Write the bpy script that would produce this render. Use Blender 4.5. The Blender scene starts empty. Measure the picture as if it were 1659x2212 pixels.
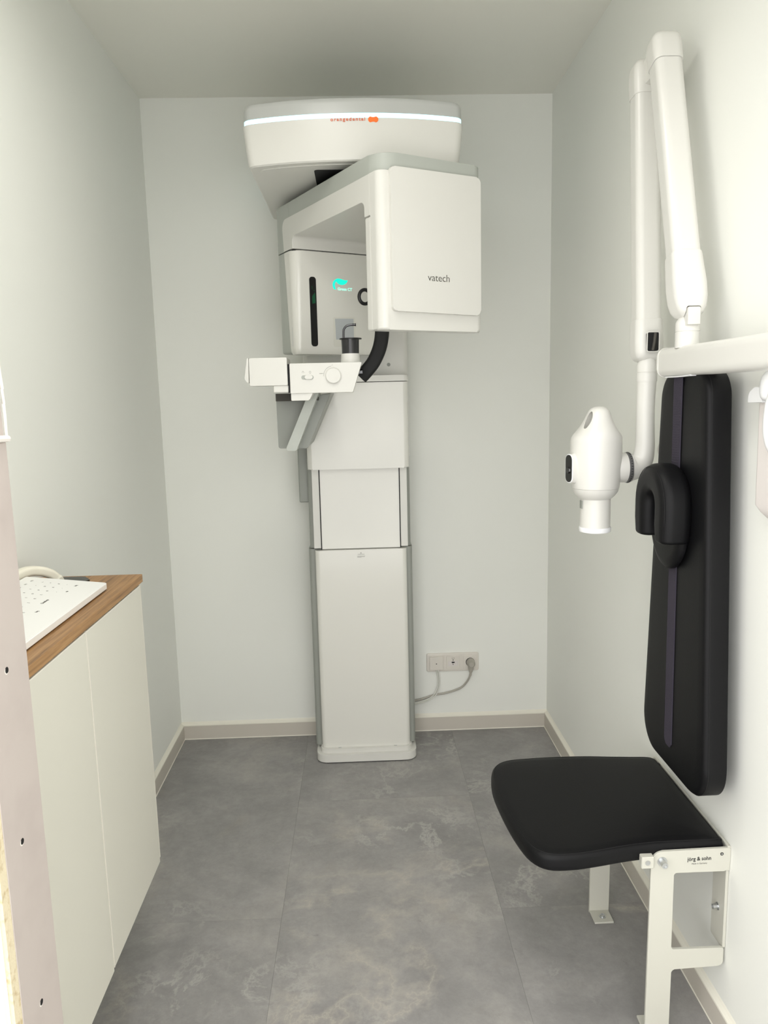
import bpy, bmesh, math, random
from mathutils import Vector, Matrix

S = bpy.context.scene
COL = S.collection
PI = math.pi

# ------------------------------------------------------------------ camera
cam_d = bpy.data.cameras.new('camera')
cam_d.sensor_fit = 'HORIZONTAL'
cam_d.sensor_width = 36.0
cam_d.lens = 36.0 * 1626.3 / 1659.0
cam_d.clip_start = 0.05
cam_d.clip_end = 60
cam = bpy.data.objects.new('camera', cam_d)
COL.objects.link(cam)
yaw, pitch, roll = -0.0298, -0.1519, -0.0237
fw = Vector((-math.sin(yaw) * math.cos(pitch), math.cos(yaw) * math.cos(pitch), math.sin(pitch)))
rt = Vector((math.cos(yaw), math.sin(yaw), 0))
up = rt.cross(fw)
r2 = rt * math.cos(roll) + up * math.sin(roll)
u2 = -rt * math.sin(roll) + up * math.cos(roll)
cm = Matrix((r2, u2, -fw)).transposed().to_4x4()
cm.translation = Vector((0, 0, 1.4285))
cam.matrix_world = cm
S.camera = cam

# ------------------------------------------------------------------ world, lamps, exposure
S.view_settings.view_transform = 'Standard'
S.view_settings.look = 'None'
S.view_settings.gamma = 1.0
S.view_settings.use_curve_mapping = False
S.view_settings.exposure = 0.07
wd = bpy.data.worlds.new('outer_room_light')
S.world = wd
wd.use_nodes = True
wd.node_tree.nodes['Background'].inputs[0].default_value = (1.0, 0.988, 0.972, 1)
wd.node_tree.nodes['Background'].inputs[1].default_value = 2.95


def area(name, loc, rot, sx, sy, power, color, spread=180):
    d = bpy.data.lights.new(name, 'AREA')
    d.shape = 'RECTANGLE'
    d.size, d.size_y = sx, sy
    d.energy = power
    d.color = color
    d.spread = math.radians(spread)
    o = bpy.data.objects.new(name, d)
    COL.objects.link(o)
    o.location = loc
    o.rotation_euler = rot
    return o


# ceiling panel of this room (above the frame); the bright outer room behind the camera is the world
area('ceiling_panel_lamp', (-0.2, 1.42, 2.548), (0, 0, 0), 0.34, 0.34, 5.3, (1.0, 0.98, 0.935), 165)

# ------------------------------------------------------------------ materials


def rgb(r, g, b):
    f = lambda c: c / 12.92 if c <= 0.04045 else ((c + 0.055) / 1.055) ** 2.4
    return (f(r / 255), f(g / 255), f(b / 255), 1)


def mat(name, color, rough=0.5, metal=0.0, spec=0.5, bump=None, coat=0.0, emit=None, estr=0.0, alpha=None, vary=None, trans=0.0):
    m = bpy.data.materials.new(name)
    m.use_nodes = True
    nt = m.node_tree
    b = nt.nodes['Principled BSDF']
    b.inputs['Base Color'].default_value = color
    b.inputs['Roughness'].default_value = rough
    b.inputs['Metallic'].default_value = metal
    b.inputs['Specular IOR Level'].default_value = spec
    b.inputs['Coat Weight'].default_value = coat
    b.inputs['Coat Roughness'].default_value = 0.08
    b.inputs['Transmission Weight'].default_value = trans
    if emit:
        b.inputs['Emission Color'].default_value = emit
        b.inputs['Emission Strength'].default_value = estr
    if alpha is not None:
        b.inputs['Alpha'].default_value = alpha
    tc = nt.nodes.new('ShaderNodeTexCoord')
    nz = nt.nodes.new('ShaderNodeTexNoise')
    nt.links.new(tc.outputs['Object'], nz.inputs['Vector'])
    sc, st, dist = bump if bump else (40.0, 0.01, 0.0002)
    nz.inputs['Scale'].default_value = sc
    nz.inputs['Detail'].default_value = 4
    bp = nt.nodes.new('ShaderNodeBump')
    bp.inputs['Strength'].default_value = st
    bp.inputs['Distance'].default_value = dist
    nt.links.new(nz.outputs['Fac'], bp.inputs['Height'])
    nt.links.new(bp.outputs['Normal'], b.inputs['Normal'])
    if vary:
        n2 = nt.nodes.new('ShaderNodeTexNoise')
        nt.links.new(tc.outputs['Object'], n2.inputs['Vector'])
        n2.inputs['Scale'].default_value = vary[0]
        n2.inputs['Detail'].default_value = 6
        mx = nt.nodes.new('ShaderNodeMix')
        mx.data_type = 'RGBA'
        mx.inputs['A'].default_value = color
        mx.inputs['B'].default_value = vary[1]
        rp = nt.nodes.new('ShaderNodeValToRGB')
        rp.color_ramp.elements[0].position = vary[2]
        rp.color_ramp.elements[1].position = vary[3]
        nt.links.new(n2.outputs['Fac'], rp.inputs['Fac'])
        nt.links.new(rp.outputs['Color'], mx.inputs['Factor'])
        nt.links.new(mx.outputs['Result'], b.inputs['Base Color'])
    return m


M = {}
M['wall'] = mat('wall_paint', rgb(241, 242, 236), 0.75, bump=(260, 0.12, 0.0008))
M['ceiling'] = mat('ceiling_paint', rgb(238, 237, 228), 0.85, bump=(220, 0.08, 0.0008))
M['base'] = mat('baseboard_plastic', rgb(206, 200, 189), 0.45)
M['sealant'] = mat('sealant_white', rgb(236, 233, 220), 0.5, bump=(60, 0.3, 0.001))
M['plasterboard'] = mat('plasterboard_paper', rgb(194, 184, 178), 0.8, bump=(90, 0.1, 0.0006), vary=(9, rgb(184, 173, 168), 0.45, 0.75))
M['filler'] = mat('joint_filler', rgb(238, 233, 226), 0.8)
M['chipboard'] = mat('chipboard_edge', rgb(228, 216, 186), 0.8, bump=(150, 0.6, 0.002), vary=(70, rgb(186, 160, 112), 0.52, 0.74))
M['outer_paint'] = mat('outer_wall_paint', rgb(244, 244, 242), 0.7)
M['white'] = mat('white_plastic', rgb(222, 221, 215), 0.32)
M['white_gloss'] = mat('white_gloss_panel', rgb(228, 227, 220), 0.16, coat=0.3)
M['silver'] = mat('silver_grey_plastic', rgb(178, 182, 175), 0.35)
M['silver_light'] = mat('light_silver_plastic', rgb(188, 190, 187), 0.3)
M['dark_grey'] = mat('dark_grey_plastic', rgb(92, 92, 92), 0.4)
M['grey'] = mat('grey_plastic', rgb(150, 153, 146), 0.4)
M['midgrey'] = mat('mid_grey_plastic', rgb(172, 175, 168), 0.38)
M['seam'] = mat('dark_seam', rgb(70, 68, 62), 0.7)
M['black'] = mat('black_plastic', rgb(14, 14, 15), 0.3)
M['black_matte'] = mat('black_rubber', rgb(10, 10, 11), 0.7)
M['smoke'] = mat('smoked_cup_plastic', rgb(52, 52, 54), 0.12, trans=0.35)
M['steel'] = mat('steel', rgb(206, 208, 209), 0.36, metal=1.0)
M['chrome_dark'] = mat('dark_chrome', rgb(90, 90, 92), 0.2, metal=1.0)
M['led'] = mat('led_strip', rgb(150, 170, 175), 0.3, emit=(0.52, 0.94, 1.0, 1), estr=1.35)
M['green_logo'] = mat('green_lit_logo', rgb(10, 200, 160), 0.4, emit=(0.0, 0.84, 0.58, 1), estr=0.95)
M['green_text'] = mat('green_lit_text', rgb(160, 240, 220), 0.4, emit=(0.42, 0.94, 0.80, 1), estr=0.75)
M['green_dim'] = mat('dim_green_bar', rgb(4, 50, 26), 0.4, emit=(0.0, 0.10, 0.04, 1), estr=0.35)
M['film'] = mat('grey_blue_film', rgb(186, 191, 193), 0.2)
M['sticker'] = mat('pale_sticker', rgb(222, 221, 212), 0.25)
M['orange'] = mat('orange_print', rgb(255, 118, 32), 0.5)
M['coral'] = mat('coral_print', rgb(222, 120, 88), 0.5)
M['ink'] = mat('dark_print', rgb(64, 62, 52), 0.6)
M['ink_black'] = mat('black_print', rgb(12, 12, 12), 0.6)
M['ink_grey'] = mat('grey_print', rgb(120, 118, 112), 0.6)
M['leather'] = mat('black_leatherette', rgb(12, 12, 14), 0.5, spec=0.22, bump=(420, 0.25, 0.0006))
M['stitch'] = mat('dark_stitch', rgb(12, 12, 13), 0.8)
M['strap'] = mat('purple_grey_webbing', rgb(62, 58, 68), 0.9, spec=0.2, bump=(500, 0.5, 0.001))
M['powder'] = mat('cream_powder_coat', rgb(202, 201, 190), 0.45, bump=(500, 0.1, 0.0003))
M['cabinet'] = mat('cabinet_laminate', rgb(222, 220, 208), 0.5, bump=(400, 0.06, 0.0003))
M['cabinet_edge'] = mat('cabinet_edge_band', rgb(236, 232, 220), 0.45)
M['gap_shade'] = mat('painted_shade', rgb(60, 48, 42), 0.8)  # dark colour standing in for the shade under the worktop
M['socket'] = mat('socket_plastic', rgb(226, 221, 212), 0.28)
M['cable_white'] = mat('white_cable', rgb(226, 226, 218), 0.4)
M['cable_grey'] = mat('grey_cable', rgb(176, 172, 162), 0.45)
M['bright_white'] = mat('bright_white_plastic', rgb(248, 249, 250), 0.25)
M['keyboard'] = mat('white_glass_keyboard', rgb(250, 250, 247), 0.12)
M['cream'] = mat('cream_plastic', rgb(244, 240, 224), 0.35)
M['pinkwhite'] = mat('warm_white_plastic', rgb(226, 220, 216), 0.35)


def wood():
    m = bpy.data.materials.new('oak_laminate')
    m.use_nodes = True
    nt = m.node_tree
    b = nt.nodes['Principled BSDF']
    tc = nt.nodes.new('ShaderNodeTexCoord')
    mp = nt.nodes.new('ShaderNodeMapping')
    mp.inputs['Scale'].default_value = (150, 5.0, 150)
    nt.links.new(tc.outputs['Object'], mp.inputs['Vector'])
    n1 = nt.nodes.new('ShaderNodeTexNoise')
    n1.inputs['Scale'].default_value = 1.0
    n1.inputs['Detail'].default_value = 8
    n1.inputs['Roughness'].default_value = 0.65
    n1.inputs['Distortion'].default_value = 0.4
    nt.links.new(mp.outputs['Vector'], n1.inputs['Vector'])
    r = nt.nodes.new('ShaderNodeValToRGB')
    e = r.color_ramp.elements
    e[0].position, e[0].color = 0.32, rgb(116, 84, 50)
    e[1].position, e[1].color = 0.72, rgb(186, 146, 98)
    k = e.new(0.5)
    k.color = rgb(160, 120, 76)
    nt.links.new(n1.outputs['Fac'], r.inputs['Fac'])
    nt.links.new(r.outputs['Color'], b.inputs['Base Color'])
    b.inputs['Roughness'].default_value = 0.45
    bp = nt.nodes.new('ShaderNodeBump')
    bp.inputs['Strength'].default_value = 0.15
    bp.inputs['Distance'].default_value = 0.001
    nt.links.new(n1.outputs['Fac'], bp.inputs['Height'])
    nt.links.new(bp.outputs['Normal'], b.inputs['Normal'])
    return m


M['wood'] = wood()


def stone_floor():
    """grey stone-look vinyl: cloudy base, pale ragged veins, dark and tan flecks; each tile shifts the pattern"""
    m = bpy.data.materials.new('stone_vinyl')
    m.use_nodes = True
    nt = m.node_tree
    L = nt.links.new
    b = nt.nodes['Principled BSDF']
    tc = nt.nodes.new('ShaderNodeTexCoord')
    oi = nt.nodes.new('ShaderNodeObjectInfo')
    ad = nt.nodes.new('ShaderNodeVectorMath')
    ad.operation = 'MULTIPLY_ADD'
    cb = nt.nodes.new('ShaderNodeCombineXYZ')
    L(oi.outputs['Random'], cb.inputs[0])
    L(oi.outputs['Random'], cb.inputs[1])
    L(oi.outputs['Random'], cb.inputs[2])
    L(cb.outputs[0], ad.inputs[0])
    ad.inputs[1].default_value = (31, 17, 9)
    L(tc.outputs['Object'], ad.inputs[2])

    def noise(scale, detail, rough, dist=0.0, vec=None):
        n = nt.nodes.new('ShaderNodeTexNoise')
        n.inputs['Scale'].default_value = scale
        n.inputs['Detail'].default_value = detail
        n.inputs['Roughness'].default_value = rough
        n.inputs['Distortion'].default_value = dist
        L(vec or ad.outputs[0], n.inputs['Vector'])
        return n.outputs['Fac']

    def ramp(fac, *els):
        r = nt.nodes.new('ShaderNodeValToRGB')
        e = r.color_ramp.elements
        while len(e) < len(els):
            e.new(0.5)
        for i, (p, c) in enumerate(els):
            e[i].position = p
            e[i].color = c if len(c) == 4 else (c[0], c[0], c[0], 1)
        L(fac, r.inputs['Fac'])
        return r.outputs['Color']

    def mix(fac, a, c, mode='MIX'):
        x = nt.nodes.new('ShaderNodeMix')
        x.data_type = 'RGBA'
        x.blend_type = mode
        for s, v in (('Factor', fac), ('A', a), ('B', c)):
            if isinstance(v, (tuple, float)):
                x.inputs[s].default_value = v
            else:
                L(v, x.inputs[s])
        return x.outputs['Result']

    cloud = ramp(noise(2.6, 7, 0.6, 0.6), (0.30, rgb(136, 134, 133)), (0.52, rgb(151, 149, 147)), (0.74, rgb(166, 163, 158)))
    fine = ramp(noise(38, 10, 0.8, 0.3), (0.30, (0.38,)), (0.70, (0.62,)))
    mid = ramp(noise(9, 8, 0.7, 0.5), (0.34, (0.42,)), (0.66, (0.58,)))
    c = mix(0.45, mix(0.55, cloud, mid, 'OVERLAY'), fine, 'OVERLAY')
    w = nt.nodes.new('ShaderNodeMath')
    w.operation = 'SUBTRACT'
    L(noise(1.25, 10, 0.62, 0.3), w.inputs[0])
    w.inputs[1].default_value = 0.47
    aw = nt.nodes.new('ShaderNodeMath')
    aw.operation = 'ABSOLUTE'
    L(w.outputs[0], aw.inputs[0])
    longv = ramp(aw.outputs[0], (0.0, (0.75,)), (0.0035, (0.4,)), (0.03, (0.0,)))
    lmask = ramp(noise(1.9, 3, 0.5), (0.50, (0.0,)), (0.60, (1.0,)))
    c = mix(mix(1.0, longv, lmask, 'MULTIPLY'), c, rgb(184, 178, 168))
    # pale, ragged veins: |noise-0.5| thin band, masked by a large noise
    v = nt.nodes.new('ShaderNodeMath')
    v.operation = 'SUBTRACT'
    L(noise(4.2, 12, 0.68, 0.25), v.inputs[0])
    v.inputs[1].default_value = 0.5
    av = nt.nodes.new('ShaderNodeMath')
    av.operation = 'ABSOLUTE'
    L(v.outputs[0], av.inputs[0])
    band = ramp(av.outputs[0], (0.0, (0.9,)), (0.008, (0.5,)), (0.03, (0.0,)))
    mask = ramp(noise(2.4, 4, 0.55), (0.48, (0.0,)), (0.62, (1.0,)))
    vm = mix(1.0, band, mask, 'MULTIPLY')
    c2 = mix(vm, c, rgb(180, 178, 173))
    # blotches
    bl = ramp(noise(16, 12, 0.74, 0.35), (0.55, (0.0,)), (0.68, (0.6,)))
    bm = mix(1.0, bl, mask, 'MULTIPLY')
    c3 = mix(bm, c2, rgb(180, 177, 171))
    dk = ramp(noise(15, 11, 0.74, 0.4), (0.63, (0.0,)), (0.74, (0.4,)))
    c4 = mix(dk, c3, rgb(98, 95, 92))
    tn = ramp(noise(3.7, 5, 0.6, 0.5), (0.60, (0.0,)), (0.8, (0.25,)))
    c5 = mix(tn, c4, rgb(158, 148, 132))
    L(c5, b.inputs['Base Color'])
    b.inputs['Roughness'].default_value = 0.55
    b.inputs['Specular IOR Level'].default_value = 0.35
    bp = nt.nodes.new('ShaderNodeBump')
    bp.inputs['Strength'].default_value = 0.12
    bp.inputs['Distance'].default_value = 0.001
    L(fine, bp.inputs['Height'])
    L(bp.outputs['Normal'], b.inputs['Normal'])
    return m


M['floor'] = stone_floor()

# ------------------------------------------------------------------ helpers


def tag(o, label=None, cat=None, group=None, kind=None):
    if label:
        o['label'] = label
    if cat:
        o['category'] = cat
    if group:
        o['group'] = group
    if kind:
        o['kind'] = kind
    return o


def thing(name, label, cat, loc, group=None):
    o = bpy.data.objects.new(name, None)
    o.empty_display_size = 0.05
    COL.objects.link(o)
    o.location = loc
    return tag(o, label, cat, group)


def link(name, bm, m, parent=None, smooth=35, T=None):
    """bmesh (in world metres) -> one mesh object; T maps its points first"""
    bmesh.ops.remove_doubles(bm, verts=bm.verts, dist=1e-6)
    if T:
        for v in bm.verts:
            v.co = T(*v.co)
    bmesh.ops.recalc_face_normals(bm, faces=bm.faces)
    me = bpy.data.meshes.new(name)
    bm.to_mesh(me)
    bm.free()
    me.materials.append(M[m] if isinstance(m, str) else m)
    if smooth:
        for p in me.polygons:
            p.use_smooth = True
        me.set_sharp_from_angle(angle=math.radians(smooth))
    o = bpy.data.objects.new(name, me)
    COL.objects.link(o)
    if smooth and len(me.polygons) < 4000:
        w = o.modifiers.new('even_shading', 'WEIGHTED_NORMAL')
        w.keep_sharp = True
    if parent:
        put(o, parent)
    return o


def put(o, parent):
    o.parent = parent
    off = Vector((0, 0, 0))
    p = parent
    while p:
        off += p.location
        p = p.parent
    # parts keep their points in world metres; a part's own location is 0, its thing's is not
    if parent.type == 'EMPTY':
        o.matrix_parent_inverse = Matrix.Translation(-off)
    return o


def new():
    return bmesh.new()


def box(bm, x0, x1, y0, y1, z0, z1, r=0.0, seg=3):
    t = bmesh.new()
    vs = [t.verts.new((x, y, z)) for x in (x0, x1) for y in (y0, y1) for z in (z0, z1)]
    for f in ((0, 1, 3, 2), (4, 6, 7, 5), (0, 4, 5, 1), (2, 3, 7, 6), (0, 2, 6, 4), (1, 5, 7, 3)):
        t.faces.new([vs[i] for i in f])
    if r > 0:
        bmesh.ops.bevel(t, geom=t.edges[:], offset=r, segments=seg, profile=0.5, affect='EDGES')
    merge(bm, t)
    return bm


def merge(bm, t):
    me = bpy.data.meshes.new('tmp')
    t.to_mesh(me)
    t.free()
    bm.from_mesh(me)
    bpy.data.meshes.remove(me)


def rpoly(pts, seg=7):
    """[(x, y, r), ...] -> outline with filleted corners"""
    out = []
    n = len(pts)
    for i in range(n):
        p = Vector(pts[i][:2])
        r = pts[i][2] if len(pts[i]) > 2 else 0
        if r <= 0:
            out.append(tuple(p))
            continue
        a = (Vector(pts[i - 1][:2]) - p)
        b = (Vector(pts[(i + 1) % n][:2]) - p)
        la, lb = a.length, b.length
        a.normalize()
        b.normalize()
        ang = a.angle(b)
        d = min(r / math.tan(ang / 2), la * 0.499, lb * 0.499)
        rr = d * math.tan(ang / 2)
        c = p + (a + b).normalized() * (rr / math.sin(ang / 2))
        s, e = p + a * d - c, p + b * d - c
        sweep = PI - ang
        sgn = 1 if s.x * e.y - s.y * e.x > 0 else -1
        a0 = math.atan2(s.y, s.x)
        for k in range(seg + 1):
            t = a0 + sgn * sweep * k / seg
            out.append((c.x + rr * math.cos(t), c.y + rr * math.sin(t)))
    return out


def prism(bm, poly, a, b, axis='Z', bev=0.0, seg=2, caps='ab'):
    """outline extruded along axis from a to b; bev rounds the rims of caps a / b"""
    t = bmesh.new()

    def P(q, h):
        return {'Z': (q[0], q[1], h), 'Y': (q[0], h, q[1]), 'X': (h, q[0], q[1])}[axis]
    lo = [t.verts.new(P(q, a)) for q in poly]
    hi = [t.verts.new(P(q, b)) for q in poly]
    n = len(poly)
    fa = t.faces.new(lo[::-1])
    fb = t.faces.new(hi)
    for i in range(n):
        t.faces.new((lo[i], lo[(i + 1) % n], hi[(i + 1) % n], hi[i]))
    if bev:
        es = set()
        if 'a' in caps:
            es |= set(fa.edges)
        if 'b' in caps:
            es |= set(fb.edges)
        bmesh.ops.bevel(t, geom=list(es), offset=bev, segments=seg, profile=0.5, affect='EDGES')
    merge(bm, t)
    return bm


def loft(bm, rings, cap0=True, cap1=True):
    t = bmesh.new()
    vs = [[t.verts.new(p) for p in r] for r in rings]
    n = len(rings[0])
    for i in range(len(vs) - 1):
        for j in range(n):
            t.faces.new((vs[i][j], vs[i][(j + 1) % n], vs[i + 1][(j + 1) % n], vs[i + 1][j]))
    if cap0:
        t.faces.new(vs[0][::-1])
    if cap1:
        t.faces.new(vs[-1])
    merge(bm, t)
    return bm


def lathe(bm, prof, c=(0, 0, 0), axis='Z', n=40, sx=1.0, sy=1.0):
    """prof [(radius, height)] about axis through c"""
    rings = []
    for r, h in prof:
        ring = []
        for k in range(n):
            a = 2 * PI * k / n
            x, y = r * math.cos(a) * sx, r * math.sin(a) * sy
            p = {'Z': (x, y, h), 'Y': (x, h, y), 'X': (h, x, y)}[axis]
            ring.append((p[0] + c[0], p[1] + c[1], p[2] + c[2]))
        rings.append(ring)
    return loft(bm, rings)


def spline(pts, n=8):
    """Catmull-Rom through pts (any dimension)"""
    P = [list(p) for p in pts]
    P = [[2 * a - b for a, b in zip(P[0], P[1])]] + P + [[2 * a - b for a, b in zip(P[-1], P[-2])]]
    out = []
    for i in range(1, len(P) - 2):
        for k in range(n):
            t = k / n
            out.append([0.5 * (2 * b + (c - a) * t + (2 * a - 5 * b + 4 * c - d) * t * t + (3 * b - a - 3 * c + d) * t ** 3)
                        for a, b, c, d in zip(P[i - 1], P[i], P[i + 1], P[i + 2])])
    out.append(P[-2])
    return out


def sweep(bm, pts, sec, upv=(0, 0, 1), scale=None, cap=True):
    """section sec [(a, b)] swept along pts; a runs along side = tangent x up, b along the up-ish normal"""
    rings = []
    n = len(pts)
    U = Vector(upv)
    for i, p in enumerate(pts):
        a = Vector(pts[max(i - 1, 0)][:3])
        b = Vector(pts[min(i + 1, n - 1)][:3])
        t = (b - a).normalized()
        side = t.cross(U)
        if side.length < 1e-4:
            side = t.cross(Vector((1, 0, 0)))
        side.normalize()
        nn = side.cross(t).normalized()
        s = scale[i] if scale else (1, 1)
        if not isinstance(s, tuple):
            s = (s, s)
        rings.append([tuple(Vector(p[:3]) + side * (q[0] * s[0]) + nn * (q[1] * s[1])) for q in sec])
    return loft(bm, rings, cap, cap)


def circ(r, n=14, r2=None):
    r2 = r2 or r
    return [(r * math.cos(2 * PI * k / n), r2 * math.sin(2 * PI * k / n)) for k in range(n)]


def rrect(w, h, r, seg=5):
    return rpoly([(-w / 2, -h / 2, r), (w / 2, -h / 2, r), (w / 2, h / 2, r), (-w / 2, h / 2, r)], seg)


def boolean(bm_a, bm_b, op):
    """exact boolean of two bmeshes -> new bmesh"""
    obs = []
    for b in (bm_a, bm_b):
        bmesh.ops.remove_doubles(b, verts=b.verts, dist=1e-6)
        bmesh.ops.recalc_face_normals(b, faces=b.faces)
        me = bpy.data.meshes.new('tmp')
        b.to_mesh(me)
        b.free()
        o = bpy.data.objects.new('tmp', me)
        COL.objects.link(o)
        obs.append(o)
    md = obs[0].modifiers.new('b', 'BOOLEAN')
    md.operation = op
    md.object = obs[1]
    md.solver = 'EXACT'
    dg = bpy.context.evaluated_depsgraph_get()
    me = bpy.data.meshes.new_from_object(obs[0].evaluated_get(dg))
    out = bmesh.new()
    out.from_mesh(me)
    bpy.data.meshes.remove(me)
    for o in obs:
        m = o.data
        bpy.data.objects.remove(o)
        bpy.data.meshes.remove(m)
    return out


def soften(bm, off, ang=50, seg=2):
    es = [e for e in bm.edges if len(e.link_faces) == 2 and e.calc_face_angle(0) > math.radians(ang)]
    bmesh.ops.bevel(bm, geom=es, offset=off, segments=seg, profile=0.5, affect='EDGES', clamp_overlap=True)
    return bm


def text_bm(body, size, width=None, spacing=1.0, thick=0.0, shear=0.0):
    """flat lettering in its own x-y plane, centred in x, on its base line; fits width if given"""
    cu = bpy.data.curves.new('t', 'FONT')
    cu.body = body
    cu.size = size
    cu.space_character = spacing
    cu.align_x = 'CENTER'
    cu.extrude = 0.00015
    cu.offset = thick
    cu.shear = shear
    cu.resolution_u = 3
    o = bpy.data.objects.new('t', cu)
    COL.objects.link(o)
    dg = bpy.context.evaluated_depsgraph_get()
    dg.update()
    me = bpy.data.meshes.new_from_object(o.evaluated_get(dg))
    bm = bmesh.new()
    bm.from_mesh(me)
    bpy.data.meshes.remove(me)
    bpy.data.objects.remove(o)
    bpy.data.curves.remove(cu)
    if width and bm.verts:
        xs = [v.co.x for v in bm.verts]
        k = width / (max(xs) - min(xs))
        mid = (max(xs) + min(xs)) / 2
        for v in bm.verts:
            v.co.x = (v.co.x - mid) * k
    return bm


# ------------------------------------------------------------------ the room
XL, XR, YB, HC = -0.7945, 0.7755, 3.0715, 2.562
Y0 = -0.6                                     # the side walls run on past the camera
JX, JY0, JY1 = -0.47, 0.9, 1.02               # left jamb of the opening
F = new()
box(F, XL - 0.5, XR + 0.3, Y0, YB + 0.1, -0.06, -0.004)
floor = tag(link('floor', F, 'floor', smooth=0), 'grey stone-look vinyl tile floor with pale ragged veins', None, None, 'structure')
tile_gap = 0.0002
random.seed(4)
col_x = [-1.485, -0.870, -0.255, 0.360, 0.975]
for ci in range(len(col_x) - 1):
    ys = [1.912 + 1.22 * k if ci % 2 == 1 else 1.302 + 1.22 * k for k in range(-3, 3)]
    for k in range(len(ys) - 1):
        xa, xb = max(col_x[ci], XL - 0.4), min(col_x[ci + 1], XR)
        ya, yb = max(ys[k], Y0), min(ys[k + 1], YB)
        if yb - ya < 0.02 or xb - xa < 0.02:
            continue
        b = new()
        box(b, xa + tile_gap, xb - tile_gap, ya + tile_gap, yb - tile_gap, -0.004, 0.0)
        link('tile', b, 'floor', floor, smooth=0)


def struct(name, label, *boxes, m='wall'):
    b = new()
    for q in boxes:
        box(b, *q)
    return tag(link(name, b, m, smooth=0), label, None, None, 'structure')


struct('wall_back', 'smooth white painted back wall behind the tall scanner', (XL - 0.1, XR + 0.1, YB, YB + 0.1, -0.06, HC + 0.05))
struct('wall_left', 'white painted left wall behind the hanging cabinet', (XL - 0.1, XL, JY1, YB, -0.06, HC + 0.05))
struct('wall_right', 'white painted right wall carrying the seat and the wall X-ray arm', (XR, XR + 0.1, Y0, YB, -0.06, HC + 0.05))
struct('ceiling', 'plain off-white ceiling', (XL - 0.1, XR + 0.1, JY0, YB + 0.1, HC, HC + 0.1), m='ceiling')
wf = struct('wall_front', 'unfinished partition at the doorway, left of the camera', (-2.2, JX - 0.0125, JY0 + 0.012, JY1 - 0.012, -0.06, HC + 0.05),
            (JX - 0.0125, XR, JY0, JY1, 2.16, HC + 0.05), m='outer_paint')
# reveal boards (two, with a filled joint), screws, raw chipboard edge on the outer corner
b = new()
box(b, JX - 0.0125, JX, JY0 + 0.006, JY1, -0.004, 1.381, 0.001, 1)
pb = tag(link('plasterboard', b, 'plasterboard', wf), 'lower raw pinkish-grey plasterboard lining of the jamb')
b = new()
box(b, JX - 0.0125, JX - 0.001, JY0 + 0.006, JY1 - 0.002, 1.3885, 2.16, 0.001, 1)
link('plasterboard', b, 'plasterboard', wf)
b = new()
sweep(b, spline([(JX - 0.001, JY0 + 0.01, 1.387), (JX + 0.0005, 0.95, 1.3862), (JX + 0.001, 0.99, 1.386), (JX + 0.001, JY1 + 0.003, 1.385)], 6), circ(0.0045, 8))
sweep(b, spline([(JX, JY1 + 0.002, 1.384), (JX + 0.001, JY1 + 0.001, 1.45), (JX - 0.001, JY1, 1.55), (JX - 0.001, JY1, 2.1)], 4), circ(0.0022, 8))
link('joint_filler', b, 'filler', wf)
for y, z in ((0.9575, 1.0855), (0.9515, 0.8465), (0.9585, 0.597)):
    b = new()
    lathe(b, [(0.0, JX + 0.0003), (0.0047, JX + 0.0003), (0.0047, JX - 0.002), (0.0, JX - 0.002)], (0, y, z), 'X', 14)
    s = link('screw', b, 'filler', wf)
    b = new()
    lathe(b, [(0.0, JX + 0.0007), (0.0042, JX + 0.0007), (0.0042, JX - 0.002), (0.0, JX - 0.002)], (0, y + 0.0005, z + 0.0012), 'X', 14)
    link('screw_recess', b, 'black_matte', s)
b = new()
box(b, JX - 0.03, JX - 0.0005, JY0 - 0.013, JY0 + 0.0055, -0.004, 2.16)
link('chipboard_edge', b, 'chipboard', wf, smooth=0)
b = new()
box(b, -2.2, JX - 0.006, JY0 - 0.026, JY0 - 0.0135, -0.004, HC)
link('outer_board', b, 'outer_paint', wf, smooth=0)


def baseboard(name, label, ax, p0, p1, wallc, sgn):
    """profile: board, a thin pale lip at the floor, sealant bead on top"""
    b = new()
    prof = [(0, 0), (0.012, 0), (0.012, 0.0605), (0.0105, 0.063), (0, 0.064)]
    q = [(wallc + sgn * d, z) for d, z in prof]
    prism(b, q, p0, p1, 'Y' if ax == 'y' else 'X')
    o = tag(link(name, b, 'base', smooth=0), label, None, None, 'structure')
    b = new()
    q = [(wallc + sgn * d, z) for d, z in ((0, 0.0642), (0.0125, 0.0608), (0.0118, 0.0645), (0.004, 0.070), (0, 0.075))]
    prism(b, q, p0, p1, 'Y' if ax == 'y' else 'X')
    link('sealant_bead', b, 'sealant', o, smooth=0)
    b = new()
    q = [(wallc + sgn * d, z) for d, z in ((0.0118, 0.0003), (0.0138, 0.0003), (0.0126, 0.0035), (0.0118, 0.0035))]
    prism(b, q, p0, p1, 'Y' if ax == 'y' else 'X')
    link('floor_seal', b, 'sealant', o, smooth=0)
    return o


baseboard('baseboard_left', 'beige skirting strip along the left wall', 'y', JY1, YB - 0.012, XL, 1)
baseboard('baseboard_right', 'beige skirting strip along the right wall under the seat', 'y', Y0, YB - 0.012, XR, -1)
b = baseboard('baseboard_back', 'beige skirting strip along the back wall', 'x', XL, XR, YB, -1)

# ------------------------------------------------------------------ dental CT scanner
ct = thing('dental_scanner', 'tall white dental CT scanner on a floor column against the back wall', 'scanner', (-0.007, 2.93, 0.0))
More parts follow.
